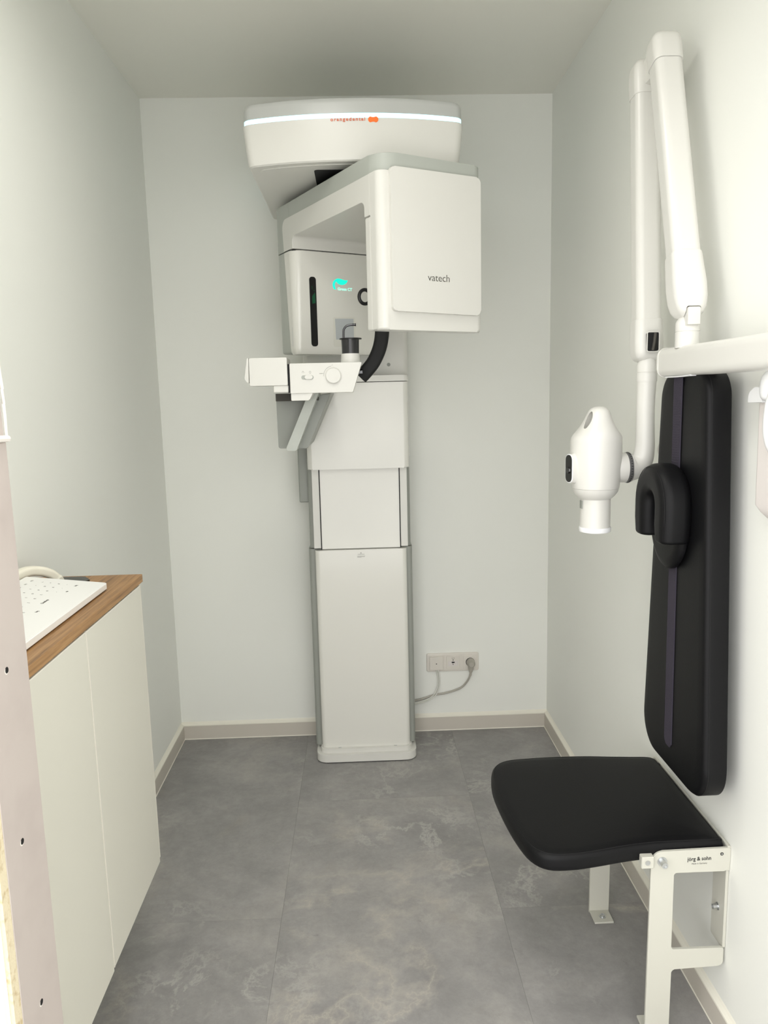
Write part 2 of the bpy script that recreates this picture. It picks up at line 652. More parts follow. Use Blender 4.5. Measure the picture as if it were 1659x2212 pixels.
# base
b = new()
outline = rpoly([(-0.205, 2.797, 0.045), (0.192, 2.797, 0.045), (0.192, 3.045, 0), (-0.205, 3.045, 0)])
prism(b, outline, 0.005, 0.036, bev=0.003, caps='b')
base = link('base', b, 'white', ct)
b = new()
prism(b, rpoly([(-0.200, 2.803, 0.045), (0.187, 2.803, 0.045), (0.187, 3.045, 0), (-0.200, 3.045, 0)]), 0.0, 0.0055)
tag(link('rubber_foot', b, 'black_matte', base), 'black rubber sole')
b = new()
prism(b, rpoly([(-0.188, 2.813, 0.03), (0.174, 2.813, 0.03), (0.174, 3.04, 0), (-0.188, 3.04, 0)]), 0.036, 0.053, bev=0.003, caps='b')
link('base_step', b, 'white', base)
for x in (-0.113, 0.108):
    b = new()
    box(b, x - 0.006, x + 0.006, 2.822, 2.829, 0.0528, 0.0536)
    link('bolt_cover', b, 'silver_light', base)
# chassis behind the panels
b = new()
prism(b, rpoly([(-0.2085, 2.862, 0.012), (0.191, 2.862, 0.012), (0.191, 3.055, 0), (-0.2085, 3.055, 0)]), 0.05, 0.8535)
link('column_shell', b, 'grey', ct)
b = new()
prism(b, rpoly([(-0.204, 2.868, 0.012), (0.1865, 2.868, 0.012), (0.1865, 3.055, 0), (-0.204, 3.055, 0)]), 0.856, 1.2)
box(b, -0.2405, -0.2, 2.90, 3.05, 1.03, 1.30, 0.006)
tag(link('column_shell', b, 'grey', ct), 'upper grey shell with a stepped left flank')
b = new()
prism(b, rpoly([(-0.1835, 2.828, 0.018), (0.1685, 2.828, 0.018), (0.1685, 2.865, 0), (-0.1835, 2.865, 0)]), 0.053, 0.852, bev=0.002, caps='ab')
panel = link('lower_panel', b, 'white_gloss', ct)
# caution print on the panel
b = text_bm('WARNING', 0.0042, 0.026)
pr = link('warning_print', b, 'ink', panel, smooth=0, T=lambda x, y, z: Vector((x - 0.0075, 2.8278 - z, y + 0.8325)))
b = new()
box(b, -0.022, 0.0078, 2.8274, 2.828, 0.8268, 0.8277)
box(b, -0.022, 0.0065, 2.8274, 2.828, 0.8238, 0.8246)
box(b, -0.022, -0.006, 2.8274, 2.828, 0.8222, 0.8229)
tri = [(-0.0105, 0.8378), (-0.0048, 0.8378), (-0.0076, 0.8418)]
prism(b, tri, 2.8274, 2.828, 'Y')
link('small_print', b, 'ink_grey', panel, smooth=0)
for xa, xb in ((-0.1865, -0.1595), (0.1475, 0.1745)):
    b = new()
    box(b, xa, xb, 2.846, 2.87, 0.858, 1.18, 0.001, 1)
    link('side_rail', b, 'white', ct)
    x = xb if xa < 0 else xa - 0.0035
    b = new()
    box(b, x, x + 0.0035, 2.845, 2.87, 0.8535, 1.18)
    tag(link('rail_slot', b, 'black_matte', ct, smooth=0), 'black slot beside the rail')
b = new()
box(b, -0.156, 0.144, 2.847, 2.87, 0.854, 1.19)
link('inner_panel', b, 'white_gloss', ct, smooth=0)
# lifting carriage
b = new()
prism(b, rpoly([(-0.1985, 2.80, 0.02), (0.1825, 2.80, 0.02), (0.1825, 2.96, 0), (-0.1985, 2.96, 0)]), 1.165, 1.482, bev=0.006, seg=3, caps='a')
car = link('carriage', b, 'white_gloss', ct)
b = new()
prism(b, rpoly([(-0.1985, 2.797, 0.018), (0.1845, 2.797, 0.018), (0.1845, 2.95, 0), (-0.1985, 2.95, 0)]), 1.4845, 1.5065, bev=0.004, caps='b')
link('carriage_ledge', b, 'white', car)
b = new()
prism(b, rpoly([(-0.207, 2.895, 0.02), (0.190, 2.895, 0.02), (0.190, 3.055, 0), (-0.207, 3.055, 0)]), 1.2, 2.11)
link('upper_column', b, 'white', ct)
b = new()
lathe(b, [(0, 2.8945), (0.0068, 2.8945), (0.0068, 2.897), (0, 2.897)], (0.117, 0, 1.548), 'Y', 18)
link('round_cap', b, 'grey', ct)

# top housing
HXC, HYC = 0.0065, 2.62


def housing_outline(sx=1.0, sy=1.0, yfront=2.28):
    pts = []
    n = 14
    a = 0.322
    for k in range(n + 1):
        x = -a + 2 * a * k / n
        y = yfront + 0.052 * (abs(x) / a) ** 2.2
        pts.append((HXC + x, y, 0.055 if k in (0, n) else 0))
    pts += [(HXC + a, 3.0, 0.02), (HXC - a, 3.0, 0.02)]
    return [(HXC + (x - HXC) * sx, HYC + (y - HYC) * sy) for x, y in rpoly(pts, 8)]


def housing_front(x, yfront=2.28):
    return yfront + 0.052 * (abs(x - HXC) / 0.322) ** 2.2


def ringz(o, z):
    return [(x, y, z) for x, y in o]


b = new()
loft(b, [ringz(housing_outline(0.945, 0.972), 2.0985), ringz(housing_outline(0.958, 0.985), 2.102), ringz(housing_outline(0.966, 0.992), 2.110),
         ringz(housing_outline(0.982, 0.998), 2.15), ringz(housing_outline(1.0, 1.0), 2.2105), ringz(housing_outline(0.998, 0.999), 2.2122)])
head = link('top_housing', b, 'white', ct, smooth=28)
b = new()
loft(b, [ringz(housing_outline(0.988, 0.988), 2.212), ringz(housing_outline(0.988, 0.988), 2.2265)])
tag(link('light_strip', b, 'led', head), 'glowing white-blue light strip around the housing')
b = new()
loft(b, [ringz(housing_outline(0.99, 0.99), 2.2265), ringz(housing_outline(0.988, 0.989), 2.255), ringz(housing_outline(0.98, 0.984), 2.264),
         ringz(housing_outline(0.965, 0.975), 2.268)])
tag(link('housing_cap', b, 'silver_light', head), 'silvery cap above the light strip')
# inset underside plate
b = new()
loft(b, [ringz(housing_outline(0.87, 0.90), 2.0972), ringz(housing_outline(0.87, 0.90), 2.099)])
link('underside_panel', b, 'white', head)
b = text_bm('orangedental', 0.0128, 0.0985, spacing=1.25, thick=0.0003)
link('lettering', b, 'coral', head, smooth=0, T=lambda x, y, z: Vector((x - 0.0085, housing_front(x - 0.0085) - 0.0012 - z, y + 2.2042)))
b = new()
em = []
for k in range(48):
    a = 2 * PI * k / 48
    em.append((0.0145 * math.cos(a) * (1.0), 0.0082 * math.sin(a) * (0.78 + 0.30 * min(1, abs(math.cos(a)) * 1.3))))
pts = []
for k in range(60):           # two merged discs with a soft waist
    x = 0.0145 * math.cos(2 * PI * k / 60)
    s = 1 if k < 30 else -1
    cx = 0.0068 if x > 0 else -0.0068
    h2 = max(0.0, 0.0078 ** 2 - (x - cx) ** 2)
    h = math.sqrt(h2)
    w = 0.0060 + 0.0016 * (abs(x) / 0.0068) ** 2
    if abs(x) < 0.0068:
        h = min(0.0078, w)
    pts.append((0.0637 + x, 2.2075 + s * h))
prism(b, pts, housing_front(0.0637) - 0.0006, housing_front(0.0637) + 0.004, 'Y')
tag(link('emblem', b, 'orange', head, smooth=0), 'orange double-disc emblem')

# rotating gantry, modelled in its own plan axes (u along its front, v towards the wall)
TH = math.radians(28.5)
GO = Vector((0.0692, 2.1094))
GU = Vector((math.cos(TH), math.sin(TH)))
GV = Vector((-math.sin(TH), math.cos(TH)))


def G(u, v, z):
    p = GO + GU * u + GV * v
    return Vector((p.x, p.y, z))


def plan(inset=0.0, v0=None, v1=None, rfl=0.06, rfr=0.03, rbr=0.11, rbl=0.045):
    a, w, l = inset, 0.35 - inset, 0.74 - inset
    va = a if v0 is None else v0
    vb = l if v1 is None else v1
    return rpoly([(a, va, rfl if v0 is None else 0), (w, va, rfr if v0 is None else 0), (w, vb, rbr if v1 is None else 0), (a, vb, rbl if v1 is None else 0)], 8)


# grey shells
b = new()
prism(b, plan(0.002, v1=0.5995), 2.0275, 2.075, bev=0.003, caps='b')
tag(link('arm_cap', b, 'silver', ct, T=G), 'grey cap along the top of the rotating arm')
b = new()
prism(b, plan(0.002, v0=0.6005), 1.9235, 2.075, bev=0.003, caps='b')
link('rear_shell', b, 'silver', ct, T=G)
b = new()
prism(b, plan(0.003, v0=0.600), 1.585, 1.9205, bev=0.006, caps='a')
link('rear_shell', b, 'silver', ct, T=G)
b = new()
prism(b, plan(0.006, v0=0.585), 1.9195, 1.9245)
tag(link('seam_gasket', b, 'black_matte', ct, T=G), 'black seam around the sensor box')
# white arm frame: inverted U seen from the side
poly = rpoly([(0.051, 2.0272, 0), (0.051, 1.9195, 0), (0.083, 1.9195, 0), (0.083, 1.962, 0.02), (0.577, 1.962, 0.04), (0.577, 1.9235, 0),
              (0.650, 1.9235, 0), (0.660, 2.0272, 0.03)], 6)
A = new()
prism(A, poly, -0.05, 0.40, 'X')
Bm = new()
prism(Bm, rpoly([(0, -0.2, 0), (0.35, -0.2, 0), (0.35, 0.9, 0), (0, 0.9, 0)]), 1.5, 2.2)
fr = boolean(A, Bm, 'INTERSECT')
soften(fr, 0.002, 60)
link('arm_frame', fr, 'white', ct, smooth=40, T=G)
b = new()
box(b, 0.001, 0.349, 0.051, 0.083, 1.6125, 1.918, 0.006, 3)
near_leg = link('detector_back', b, 'white', ct, T=G)
b = new()
prism(b, plan(0.0, v1=0.0497), 1.6105, 2.0268, bev=0.008, seg=3, caps='a')
det = link('detector_box', b, 'white', ct, T=G)
b = new()
prism(b, rpoly([(0.0305, 1.6605, 0.014), (0.3315, 1.6565, 0.014), (0.3315, 2.040, 0.014), (0.0305, 2.036, 0.014)]), -0.0115, 0.002, 'Y', bev=0.003, caps='a')
fp = link('front_panel', b, 'white', det, T=G)
b = text_bm('vatech', 0.0262, 0.0735, spacing=0.98, thick=-0.0002)
link('lettering', b, 'ink', det, smooth=0, T=lambda x, y, z: G(x + 0.1825, -0.0117 - z, y * 1.08 + 1.7455))
# sensor box at the far end
b = new()
pa = lambda vb, ins, vf=0.577: rpoly([(ins, vf, 0.045), (0.35 - ins, vf, 0.045), (0.35 - ins, vb, 0), (ins, vb, 0)], 8)
loft(b, [ringz(pa(0.618, 0.016, 0.592), 1.577), ringz(pa(0.620, 0.006, 0.583), 1.579), ringz(pa(0.622, 0.0015, 0.5785), 1.587), ringz(pa(0.623, 0.0, 0.577), 1.60),
         ringz(pa(0.648, 0.0), 1.9185), ringz(pa(0.648, 0.0015, 0.5785), 1.9205)])
sb = link('sensor_box', b, 'white_gloss', ct, T=G)
b = new()
prism(b, rpoly([(0.057, 1.605, 0.010), (0.0815, 1.605, 0.010), (0.0815, 1.836, 0.010), (0.057, 1.836, 0.010)]), 0.5755, 0.579, 'Y')
tag(link('display_strip', b, 'black', sb, T=G), 'upright glossy black display strip')
b = new()
prism(b, [(0.0655, 1.747), (0.077, 1.750), (0.077, 1.785), (0.0655, 1.772)], 0.5752, 0.5758, 'Y')
box(b, 0.0655, 0.067, 0.5752, 0.5758, 1.795, 1.806)
box(b, 0.0705, 0.0765, 0.5752, 0.5758, 1.79, 1.7915)
tag(link('level_bar', b, 'green_dim', sb, T=G, smooth=0), 'dim green level bar')
# leaf emblem and lettering
cx0, ux = 1011, 0.000229
leaf_px = [(1030, 512), (1014, 470), (1010, 430), (1022, 385), (1052, 348), (1095, 326), (1140, 328), (1185, 342), (1225, 350), (1266, 345), (1262, 368),
           (1244, 398), (1215, 420), (1180, 431), (1145, 431), (1110, 418), (1085, 396), (1074, 376), (1058, 396), (1047, 425), (1047, 462), (1056, 492), (1068, 515)]
leaf = [(0.1454 + (x - cx0) * ux, 1.799 + (513 - y) * 0.000195) for x, y in leaf_px]
b = new()
prism(b, leaf, 0.5762, 0.5775, 'Y')
tag(link('leaf_emblem', b, 'green_logo', sb, smooth=0, T=G), 'glowing green leaf emblem')
b = text_bm('Green CT', 0.0135, 0.0565, thick=0.0003)
link('lettering', b, 'green_text', sb, smooth=0, T=lambda x, y, z: G(x + 0.1925, 0.5765 - z, y + 1.7965))
b = new()
prism(b, rpoly([(0.1435, 1.604, 0.006), (0.2295, 1.606, 0.006), (0.2295, 1.7075, 0.006), (0.1435, 1.705, 0.006)]), 0.5764, 0.5775, 'Y')
st = link('sticker', b, 'sticker', sb, smooth=0, T=G)
b = new()
prism(b, [(0.152, 1.629), (0.2225, 1.631), (0.2225, 1.702), (0.150, 1.700)], 0.5760, 0.5766, 'Y')
tag(link('sticker_film', b, 'film', sb, smooth=0, T=G), 'grey-blue film square')
ca, sa = math.cos(math.radians(200)), math.sin(math.radians(200))
b = new()
box(b, -0.008, 0.008, -0.001, 0.001, 1.606, 1.67)
gr = link('side_grille', b, 'film', sb, smooth=0, T=lambda u, v, z: G(0.0045 - 0.5 * u + 0.0 - v * 0.9, 0.598 + 0.86 * u, z))
# bearing under the housing
b = new()
lathe(b, [(0, 2.075), (0.115, 2.075), (0.115, 2.098), (0, 2.098)], (0.046, 2.518, 0))
bear = link('bearing', b, 'black_matte', ct)
b = new()
prism(b, rpoly([(-0.113, 2.362, 0.012), (0.20, 2.362, 0.012), (0.20, 2.62, 0.012), (-0.113, 2.62, 0.012)]), 2.0955, 2.0985)
link('bearing_recess', b, 'black_matte', bear)

# chin rest console
b = new()
poly = rpoly([(-0.207, 1.4447, 0.003), (-0.0165, 1.4447, 0.003), (0.0135, 1.5345, 0.003), (-0.207, 1.5345, 0.003)], 3)
prism(b, poly, 2.33, 2.45, 'Y', bev=0.0014, caps='a')
con = link('chin_console', b, 'white', ct)
b = new()
prism(b, rpoly([(-0.206, 1.4225, 0.003), (-0.150, 1.4225, 0.010), (-0.138, 1.446, 0), (-0.206, 1.446, 0)], 3), 2.335, 2.44, 'Y', bev=0.0014, caps='a')
link('console_foot', b, 'white', con)
b = new()
lathe(b, [(0, 2.321), (0.0215, 2.321), (0.0243, 2.3235), (0.0243, 2.331), (0, 2.331)], (-0.0748, 0, 1.4955), 'Y', 40)
kn = link('dial_knob', b, 'white', con)
b = new()
prism(b, rpoly([(-0.172, 1.4855, 0.0065), (-0.1345, 1.4855, 0.0065), (-0.1345, 1.4985, 0.0065), (-0.172, 1.4985, 0.0065)]), 2.3294, 2.331, 'Y')
sl = tag(link('slide_track', b, 'midgrey', con), 'recessed grey track of the slide switch')
b = new()
prism(b, rpoly([(-0.162, 1.4865, 0.005), (-0.1375, 1.4865, 0.005), (-0.1375, 1.4985, 0.005), (-0.162, 1.4985, 0.005)]), 2.325, 2.331, 'Y', bev=0.0015, caps='a')
link('slide_switch', b, 'white', con)
b = new()
for k in range(14):       # arc with end dots, scale mark, two pictograms
    a0, a1 = PI * (0.56 + 0.45 * k / 14), PI * (0.56 + 0.45 * (k + 1) / 14)
    R = 0.0292
    q = [(-0.0748 + R * math.cos(a), 1.4955 + R * math.sin(a)) for a in (a0, a1)]
    q2 = [(-0.0748 + (R + 0.0006) * math.cos(a), 1.4955 + (R + 0.0006) * math.sin(a)) for a in (a1, a0)]
    prism(b, q + q2, 2.3295, 2.3301, 'Y')
box(b, -0.117, -0.1065, 2.3295, 2.3301, 1.502, 1.5032)
lathe(b, [(0, 2.3294), (0.0009, 2.3294), (0.0009, 2.3301), (0, 2.3301)], (-0.0772, 0, 1.5272), 'Y', 8)
lathe(b, [(0, 2.3294), (0.0009, 2.3294), (0.0009, 2.3301), (0, 2.3301)], (-0.1037, 0, 1.5026), 'Y', 8)
for x0 in (-0.1665, -0.145):
    for k in range(10):
        a0, a1 = -0.2 * PI + 1.4 * PI * k / 10, -0.2 * PI + 1.4 * PI * (k + 1) / 10
        if x0 > -0.15:
            a0, a1 = 2 * PI * k / 10, 2 * PI * (k + 1) / 10
        q = [(x0 + r * 0.8 * math.cos(a), 1.5072 + r * 1.1 * math.sin(a)) for r, a in ((0.0028, a0), (0.0028, a1), (0.0035, a1), (0.0035, a0))]
        prism(b, q, 2.3295, 2.3301, 'Y')
tag(link('console_print', b, 'ink_grey', con, smooth=0), kind='stuff')
# left module of the console
b = new()
poly = rpoly([(-0.3285, 1.4695, 0.003), (-0.2135, 1.4695, 0.003), (-0.2135, 1.553, 0.003), (-0.3285, 1.553, 0.005)], 3)
prism(b, poly, 2.325, 2.44, 'Y', bev=0.0014, caps='a')
box(b, -0.2585, -0.2125, 2.33, 2.43, 1.4475, 1.471, 0.004)
mod = link('support_module', b, 'white', ct)
b = new()
prism(b, rpoly([(-0.331, 1.4755, 0.003), (-0.3292, 1.5525, 0), (-0.3345, 1.5525, 0.003), (-0.3435, 1.492, 0.003), (-0.3385, 1.4835, 0.002)], 3), 2.327, 2.43, 'Y', bev=0.0009, caps='a')
link('module_cap', b, 'white', mod)
b = new()
box(b, -0.343, -0.3315, 2.329, 2.40, 1.485, 1.4945, 0.003)
tag(link('indicator_lamp', b, 'bright_white', mod), 'small bright lamp at the tip')
b = new()
box(b, -0.214, -0.2065, 2.335, 2.43, 1.447, 1.533)
link('module_gap', b, 'black_matte', con, smooth=0)
# cup, flange and bite rod
CX, CY = -0.0212, 2.385
b = new()
lathe(b, [(0.0, 1.533), (0.0315, 1.533), (0.0298, 1.548), (0.0285, 1.5625), (0.0, 1.5625)], (CX, CY, 0), 'Z', 36)
col = link('cup_collar', b, 'white', con)
b = new()
lathe(b, [(0.0, 1.5625), (0.0265, 1.5625), (0.0275, 1.606), (0.0245, 1.606), (0.0235, 1.568), (0.0, 1.568)], (CX, CY, 0), 'Z', 36)
tag(link('smoked_cup', b, 'smoke', con), 'smoked translucent cup of the bite rod')
b = new()
lathe(b, [(0.022, 1.6062), (0.0345, 1.6062), (0.0345, 1.6092), (0.030, 1.6098), (0.022, 1.6092)], (CX + 0.0015, CY, 0), 'Z', 36)
link('cup_flange', b, 'black', con)
b = new()
rod = spline([(CX - 0.0205, CY, 1.572), (CX - 0.0205, CY, 1.60), (CX - 0.020, CY, 1.622), (CX - 0.0185, CY, 1.636), (CX - 0.010, CY, 1.6465), (CX + 0.0015, CY, 1.6495), (CX + 0.017, CY, 1.650)], 8)
sweep(b, rod, circ(0.0034, 12), (0, 1, 0))
lathe(b, [(0, CX + 0.009), (0.0042, CX + 0.009), (0.0036, CX + 0.013), (0.0038, CX + 0.016), (0.0048, CX + 0.0195), (0, CX + 0.0195)], (0, CY, 1.650), 'X', 14)
tag(link('bite_rod', b, 'chrome_dark', con), 'bent dark metal bite rod')
# black grip
b = new()
gp = spline([(0.010, 2.47, 1.4935), (0.0262, 2.465, 1.5095), (0.052, 2.46, 1.541), (0.072, 2.45, 1.585), (0.0805, 2.44, 1.635), (0.080, 2.435, 1.69), (0.070, 2.43, 1.730), (0.056, 2.43, 1.748)], 8)
sweep(b, gp, rrect(0.045, 0.032, 0.012, 4), (0, 1, 0), scale=[1.0] * (len(gp)))
gr = tag(link('hand_grip', b, 'black_matte', ct), 'curved black hand grip')
b = new()
ring = [(0.0285 + 0.018 * math.cos(2 * PI * k / 24), 2.425 + 0.004 * math.cos(2 * PI * k / 24), 1.738 + 0.0215 * math.sin(2 * PI * k / 24)) for k in range(25)]
sweep(b, ring, circ(0.0055, 10), (0, 1, 0), cap=False)
link('grip_loop', b, 'black', gr)
b = new()
box(b, -0.005, 0.016, 2.44, 2.46, 1.502, 1.514, 0.002)
link('grip_pin', b, 'chrome_dark', gr)
# bracket to the carriage
b = new()
poly = rpoly([(-0.2695, 1.4217, 0.003), (-0.2685, 1.2675, 0.008), (-0.1725, 1.2660, 0.008), (-0.0895, 1.4447, 0)], 5)
prism(b, poly, 2.50, 2.83, 'Y', bev=0.002, caps='a')
br = link('support_bracket', b, 'grey', ct)
b = new()
box(b, -0.2665, -0.13, 2.46, 2.60, 1.4217, 1.446)
link('bracket_neck', b, 'seam', br, smooth=0)
b = new()
poly = rpoly([(-0.1590, 1.4445, 0), (-0.2350, 1.2735, 0.004), (-0.2325, 1.2655, 0.003), (-0.2035, 1.2640, 0.004), (-0.1245, 1.4460, 0)], 4)
prism(b, poly, 2.415, 2.503, 'Y', bev=0.0015, caps='a')
tag(link('support_arm', b, 'silver', ct), 'slanted light grey support arm')

# ------------------------------------------------------------------ wall socket and cables
so = thing('socket_panel', 'triple white wall socket frame low on the back wall beside the column', 'socket', (0.369, YB - 0.002, 0.305))
TL = math.radians(0)
b = new()
prism(b, rpoly([(0.257, 0.263, 0.008), (0.481, 0.263, 0.008), (0.481, 0.344, 0.008), (0.257, 0.344, 0.008)], 4), YB - 0.009, YB, 'Y', bev=0.006, seg=2, caps='a')
link('frame', b, 'socket', so)
for i, x in enumerate((0.2985, 0.3705, 0.443)):
    b = new()
    pr = 0.018 if i == 0 else 0.0115
    prism(b, rpoly([(x - 0.0285, 0.2745, 0.002), (x + 0.0285, 0.2745, 0.002), (x + 0.0285, 0.332, 0.002), (x - 0.0285, 0.332, 0.002)], 3), YB - pr, YB - 0.006, 'Y', bev=0.001, caps='a')
    ins = link('insert', b, 'socket', so)
    tag(ins, ['blank cable outlet cover', 'charging insert with a small slot', 'earthed mains socket'][i])
    if i == 0:
        b = new()
        lathe(b, [(0, YB - pr - 0.0006), (0.0024, YB - pr - 0.0006), (0.0024, YB - pr + 0.001), (0, YB - pr + 0.001)], (x, 0, 0.302), 'Y', 14)
        link('screw', b, 'seam', ins)
    elif i == 1:
        b = new()
        box(b, x - 0.021, x + 0.021, YB - pr - 0.0008, YB - pr + 0.001, 0.288, 0.3105, 0.0004, 1)
        link('slot_surround', b, 'pinkwhite', ins)
        b = new()
        box(b, x - 0.0065, x + 0.006, YB - pr - 0.0016, YB - pr + 0.001, 0.302, 0.3075)
        link('slot', b, 'black_matte', ins, smooth=0)
        b = new()
        lathe(b, [(0, YB - pr - 0.0005), (0.0023, YB - pr - 0.0005), (0.0023, YB - pr + 0.001), (0, YB - pr + 0.001)], (x, 0, 0.3148), 'Y', 12)
        prism(b, [(x - 0.003, 0.2985), (x + 0.001, 0.2985), (x + 0.001, 0.2935), (x - 0.001, 0.2935), (x - 0.001, 0.2965), (x - 0.003, 0.2965)], YB - pr - 0.0016, YB - pr - 0.0006, 'Y')
        link('mark', b, 'ink', ins, smooth=0)
        b = text_bm('2.1A', 0.0062, 0.0125)
        link('lettering', b, 'ink', ins, smooth=0, T=lambda x_, y_, z_: Vector((x_ + 0.3705, YB - 0.0117 - z_, y_ + 0.321)))
    else:
        b = new()
        lathe(b, [(0, YB - pr - 0.0005), (0.0188, YB - pr - 0.0005), (0.0188, YB - pr + 0.001), (0, YB - pr + 0.001)], (x, 0, 0.3035), 'Y', 28)
        link('socket_well', b, 'seam', ins)
plug = thing('power_cable', 'grey plug and mains cable from the right-hand socket to the scanner column', 'cable', (0.443, YB - 0.02, 0.30))
b = new()
lathe(b, [(0, YB - 0.048), (0.010, YB - 0.048), (0.0155, YB - 0.042), (0.0172, YB - 0.03), (0.0172, YB - 0.0125), (0, YB - 0.0125)], (0.444, 0, 0.3035), 'Y', 24)
sweep(b, [(0.4435, YB - 0.035, 0.302), (0.443, YB - 0.034, 0.285), (0.442, YB - 0.032, 0.2665)], circ(0.0118, 14), (0, 1, 0), scale=[1.15, 0.95, 0.62])
link('plug', b, 'cable_grey', plug)
b = new()
sweep(b, [(0.4422, YB - 0.032, 0.268), (0.4412, YB - 0.031, 0.2555), (0.439, YB - 0.03, 0.249)], circ(0.0052, 12), (0, 1, 0))
link('strain_relief', b, 'cable_grey', plug)
b = new()
cab = spline([(0.440, YB - 0.03, 0.251), (0.431, YB - 0.022, 0.226), (0.409, YB - 0.012, 0.1945), (0.377, YB - 0.008, 0.178), (0.333, YB - 0.007, 0.166), (0.288, YB - 0.007, 0.1595), (0.245, YB - 0.008, 0.147), (0.215, YB - 0.0085, 0.1405), (0.1925, YB - 0.009, 0.1355)], 7)
sweep(b, cab, circ(0.0042, 12), (0, 1, 0))
link('cable', b, 'cable_grey', plug)
for off in (0.0, 0.0075):
    b = new()
    o2 = off * 0.35
    pts = spline([(0.2975 + off, YB - 0.010 - o2, 0.276), (0.3005 + off, YB - 0.0105 - o2, 0.262), (0.3045 + off * 0.85, YB - 0.0115 - o2, 0.232), (0.3025 + off * 0.85, YB - 0.0125 - o2, 0.2),
                  (0.288 + off * 0.7, YB - 0.0185, 0.1685 - off * 0.6), (0.262, YB - 0.019, 0.148 - off * 0.95), (0.232, YB - 0.017, 0.137 - off * 0.9), (0.21, YB - 0.018, 0.1325 - off * 0.9), (0.1925, YB - 0.019, 0.131 - off * 0.9)], 7)
    sweep(b, pts, circ(0.0027, 10), (0, 1, 0))
    tag(link('data_cable', b, 'cable_white'), 'thin white cable from the blank wall outlet to the scanner, %s of the close pair' % ('left' if off == 0 else 'right'), 'cable', 'thin white cables from the blank outlet')

# ------------------------------------------------------------------ hanging cabinet, worktop and what stands on it
CXF = -0.5375
cabn = thing('hanging_cabinet', 'white two-door cabinet hung on the left wall under the oak worktop', 'cabinet', (-0.67, 1.4, 0.27))
b = new()
box(b, XL + 0.0005, CXF - 0.021, 1.0225, 1.797, 0.278, 0.989)
link('body', b, 'cabinet', cabn, smooth=0)
b = new()
box(b, CXF - 0.0205, CXF - 0.004, 1.7795, 1.7975, 0.2745, 0.9965, 0.0008, 1)
link('side_panel', b, 'cabinet_edge', cabn, smooth=0)
for ya, yb, z0 in ((1.4175, 1.7785, 0.2725), (1.0235, 1.4145, 0.2675)):
    b = new()
    box(b, CXF - 0.0195, CXF, ya, yb, z0, 0.9945, 0.0012, 1)
    d = link('door', b, 'cabinet', cabn, smooth=0)
    b = new()
    box(b, CXF - 0.019, CXF + 0.0004, ya - 0.0006, ya + 0.0012, z0 + 0.001, 0.9935)
    box(b, CXF - 0.019, CXF + 0.0002, ya + 0.001, yb - 0.001, 0.9925, 0.9952)
    link('edge_band', b, 'cabinet_edge', d, smooth=0)
b = new()
box(b, CXF - 0.05, CXF - 0.014, 1.03, 1.79, 0.989, 0.9975)
link('painted_gap_shade', b, 'gap_shade', cabn, smooth=0)  # dark strip paints the shadow gap between worktop and doors
b = new()
box(b, XL + 0.0005, CXF + 0.0015, 1.0225, 1.8, 0.9985, 1.0175, 0.0007, 1)
wt = tag(link('worktop', b, 'wood', smooth=0), 'slim oak-look worktop on the white hanging cabinet', 'worktop')
# keyboard, raised at the back
kb = thing('keyboard', 'flat white glass-topped keyboard lying on the oak worktop', 'keyboard', (-0.655, 1.44, 1.018))
KX0, KX1, KY0, KY1 = -0.748, -0.5715, 1.205, 1.655
kz = lambda x: 1.0335 + (KX1 - x) / (KX1 - KX0) * 0.0195
b = new()
ol = rpoly([(KX0, KY0, 0.004), (KX1, KY0, 0.006), (KX1, KY1, 0.006), (KX0, KY1, 0.004)], 4)
ri = [(x, y, kz(x) - 0.0125) for x, y in ol]
rj = [(x, y, kz(x) - 0.001) for x, y in ol]
cxk, cyk = (KX0 + KX1) / 2, (KY0 + KY1) / 2
rk = [(cxk + (x - cxk) * 0.99, cyk + (y - cyk) * 0.996, kz(x)) for x, y in ol]
loft(b, [ri, rj, rk])
kbody = link('case', b, 'keyboard', kb, smooth=25)
b = new()
box(b, KX0 + 0.012, KX1 - 0.012, KY0 + 0.012, KY1 - 0.012, 1.0178, 1.034)
link('feet_and_shade', b, 'black_matte', kb, smooth=0)  # black slab: feet plus the shade under the case, put in as colour
b = new()
keys = [('Esc', 0.012, 0.02), ('F1', 0.0, 0)]
rows = [(0.020, ['F%d' % k for k in range(12, 0, -1)]), (0.044, ['<-', "'", '?', '0', '9', '8', '7', '6', '5', '4', '3', '2', '1']),
        (0.062, ['+', 'U', 'P', 'O', 'I', 'U', 'Z', 'T', 'R', 'E', 'W', 'Q']), (0.080, ['#', 'A', 'O', 'L', 'K', 'J', 'H', 'G', 'F', 'D', 'S', 'A']),
        (0.098, ['-', '.', ',', 'M', 'N', 'B', 'V', 'C', 'X', 'Y']), (0.118, ['Strg', 'Alt', 'Fn', 'Alt', 'Strg'])]
for dx, labs in rows:
    for i, s in enumerate(labs):
        step = 0.0305 if len(labs) > 5 else 0.05
        y = KY1 - 0.03 - i * step - (dx * 0.12)
        if y < KY0 + 0.02 or (dx > 0.09 and 1.43 < y < 1.53):
            continue
        t = text_bm(s, 0.0062)
        for v in t.verts:
            X = KX0 + 0.008 + dx - v.co.y
            v.co = Vector((X, y + v.co.x, kz(X) + 0.0001 + v.co.z))
        merge(b, t)
t = text_bm('Cleankeys', 0.0078)
for v in t.verts:
    X = -0.634 - v.co.y
    v.co = Vector((X, 1.478 + v.co.x, kz(X) + 0.0001 + v.co.z))
merge(b, t)
tag(link('key_legends', b, 'ink', kb, smooth=0), kind='stuff')
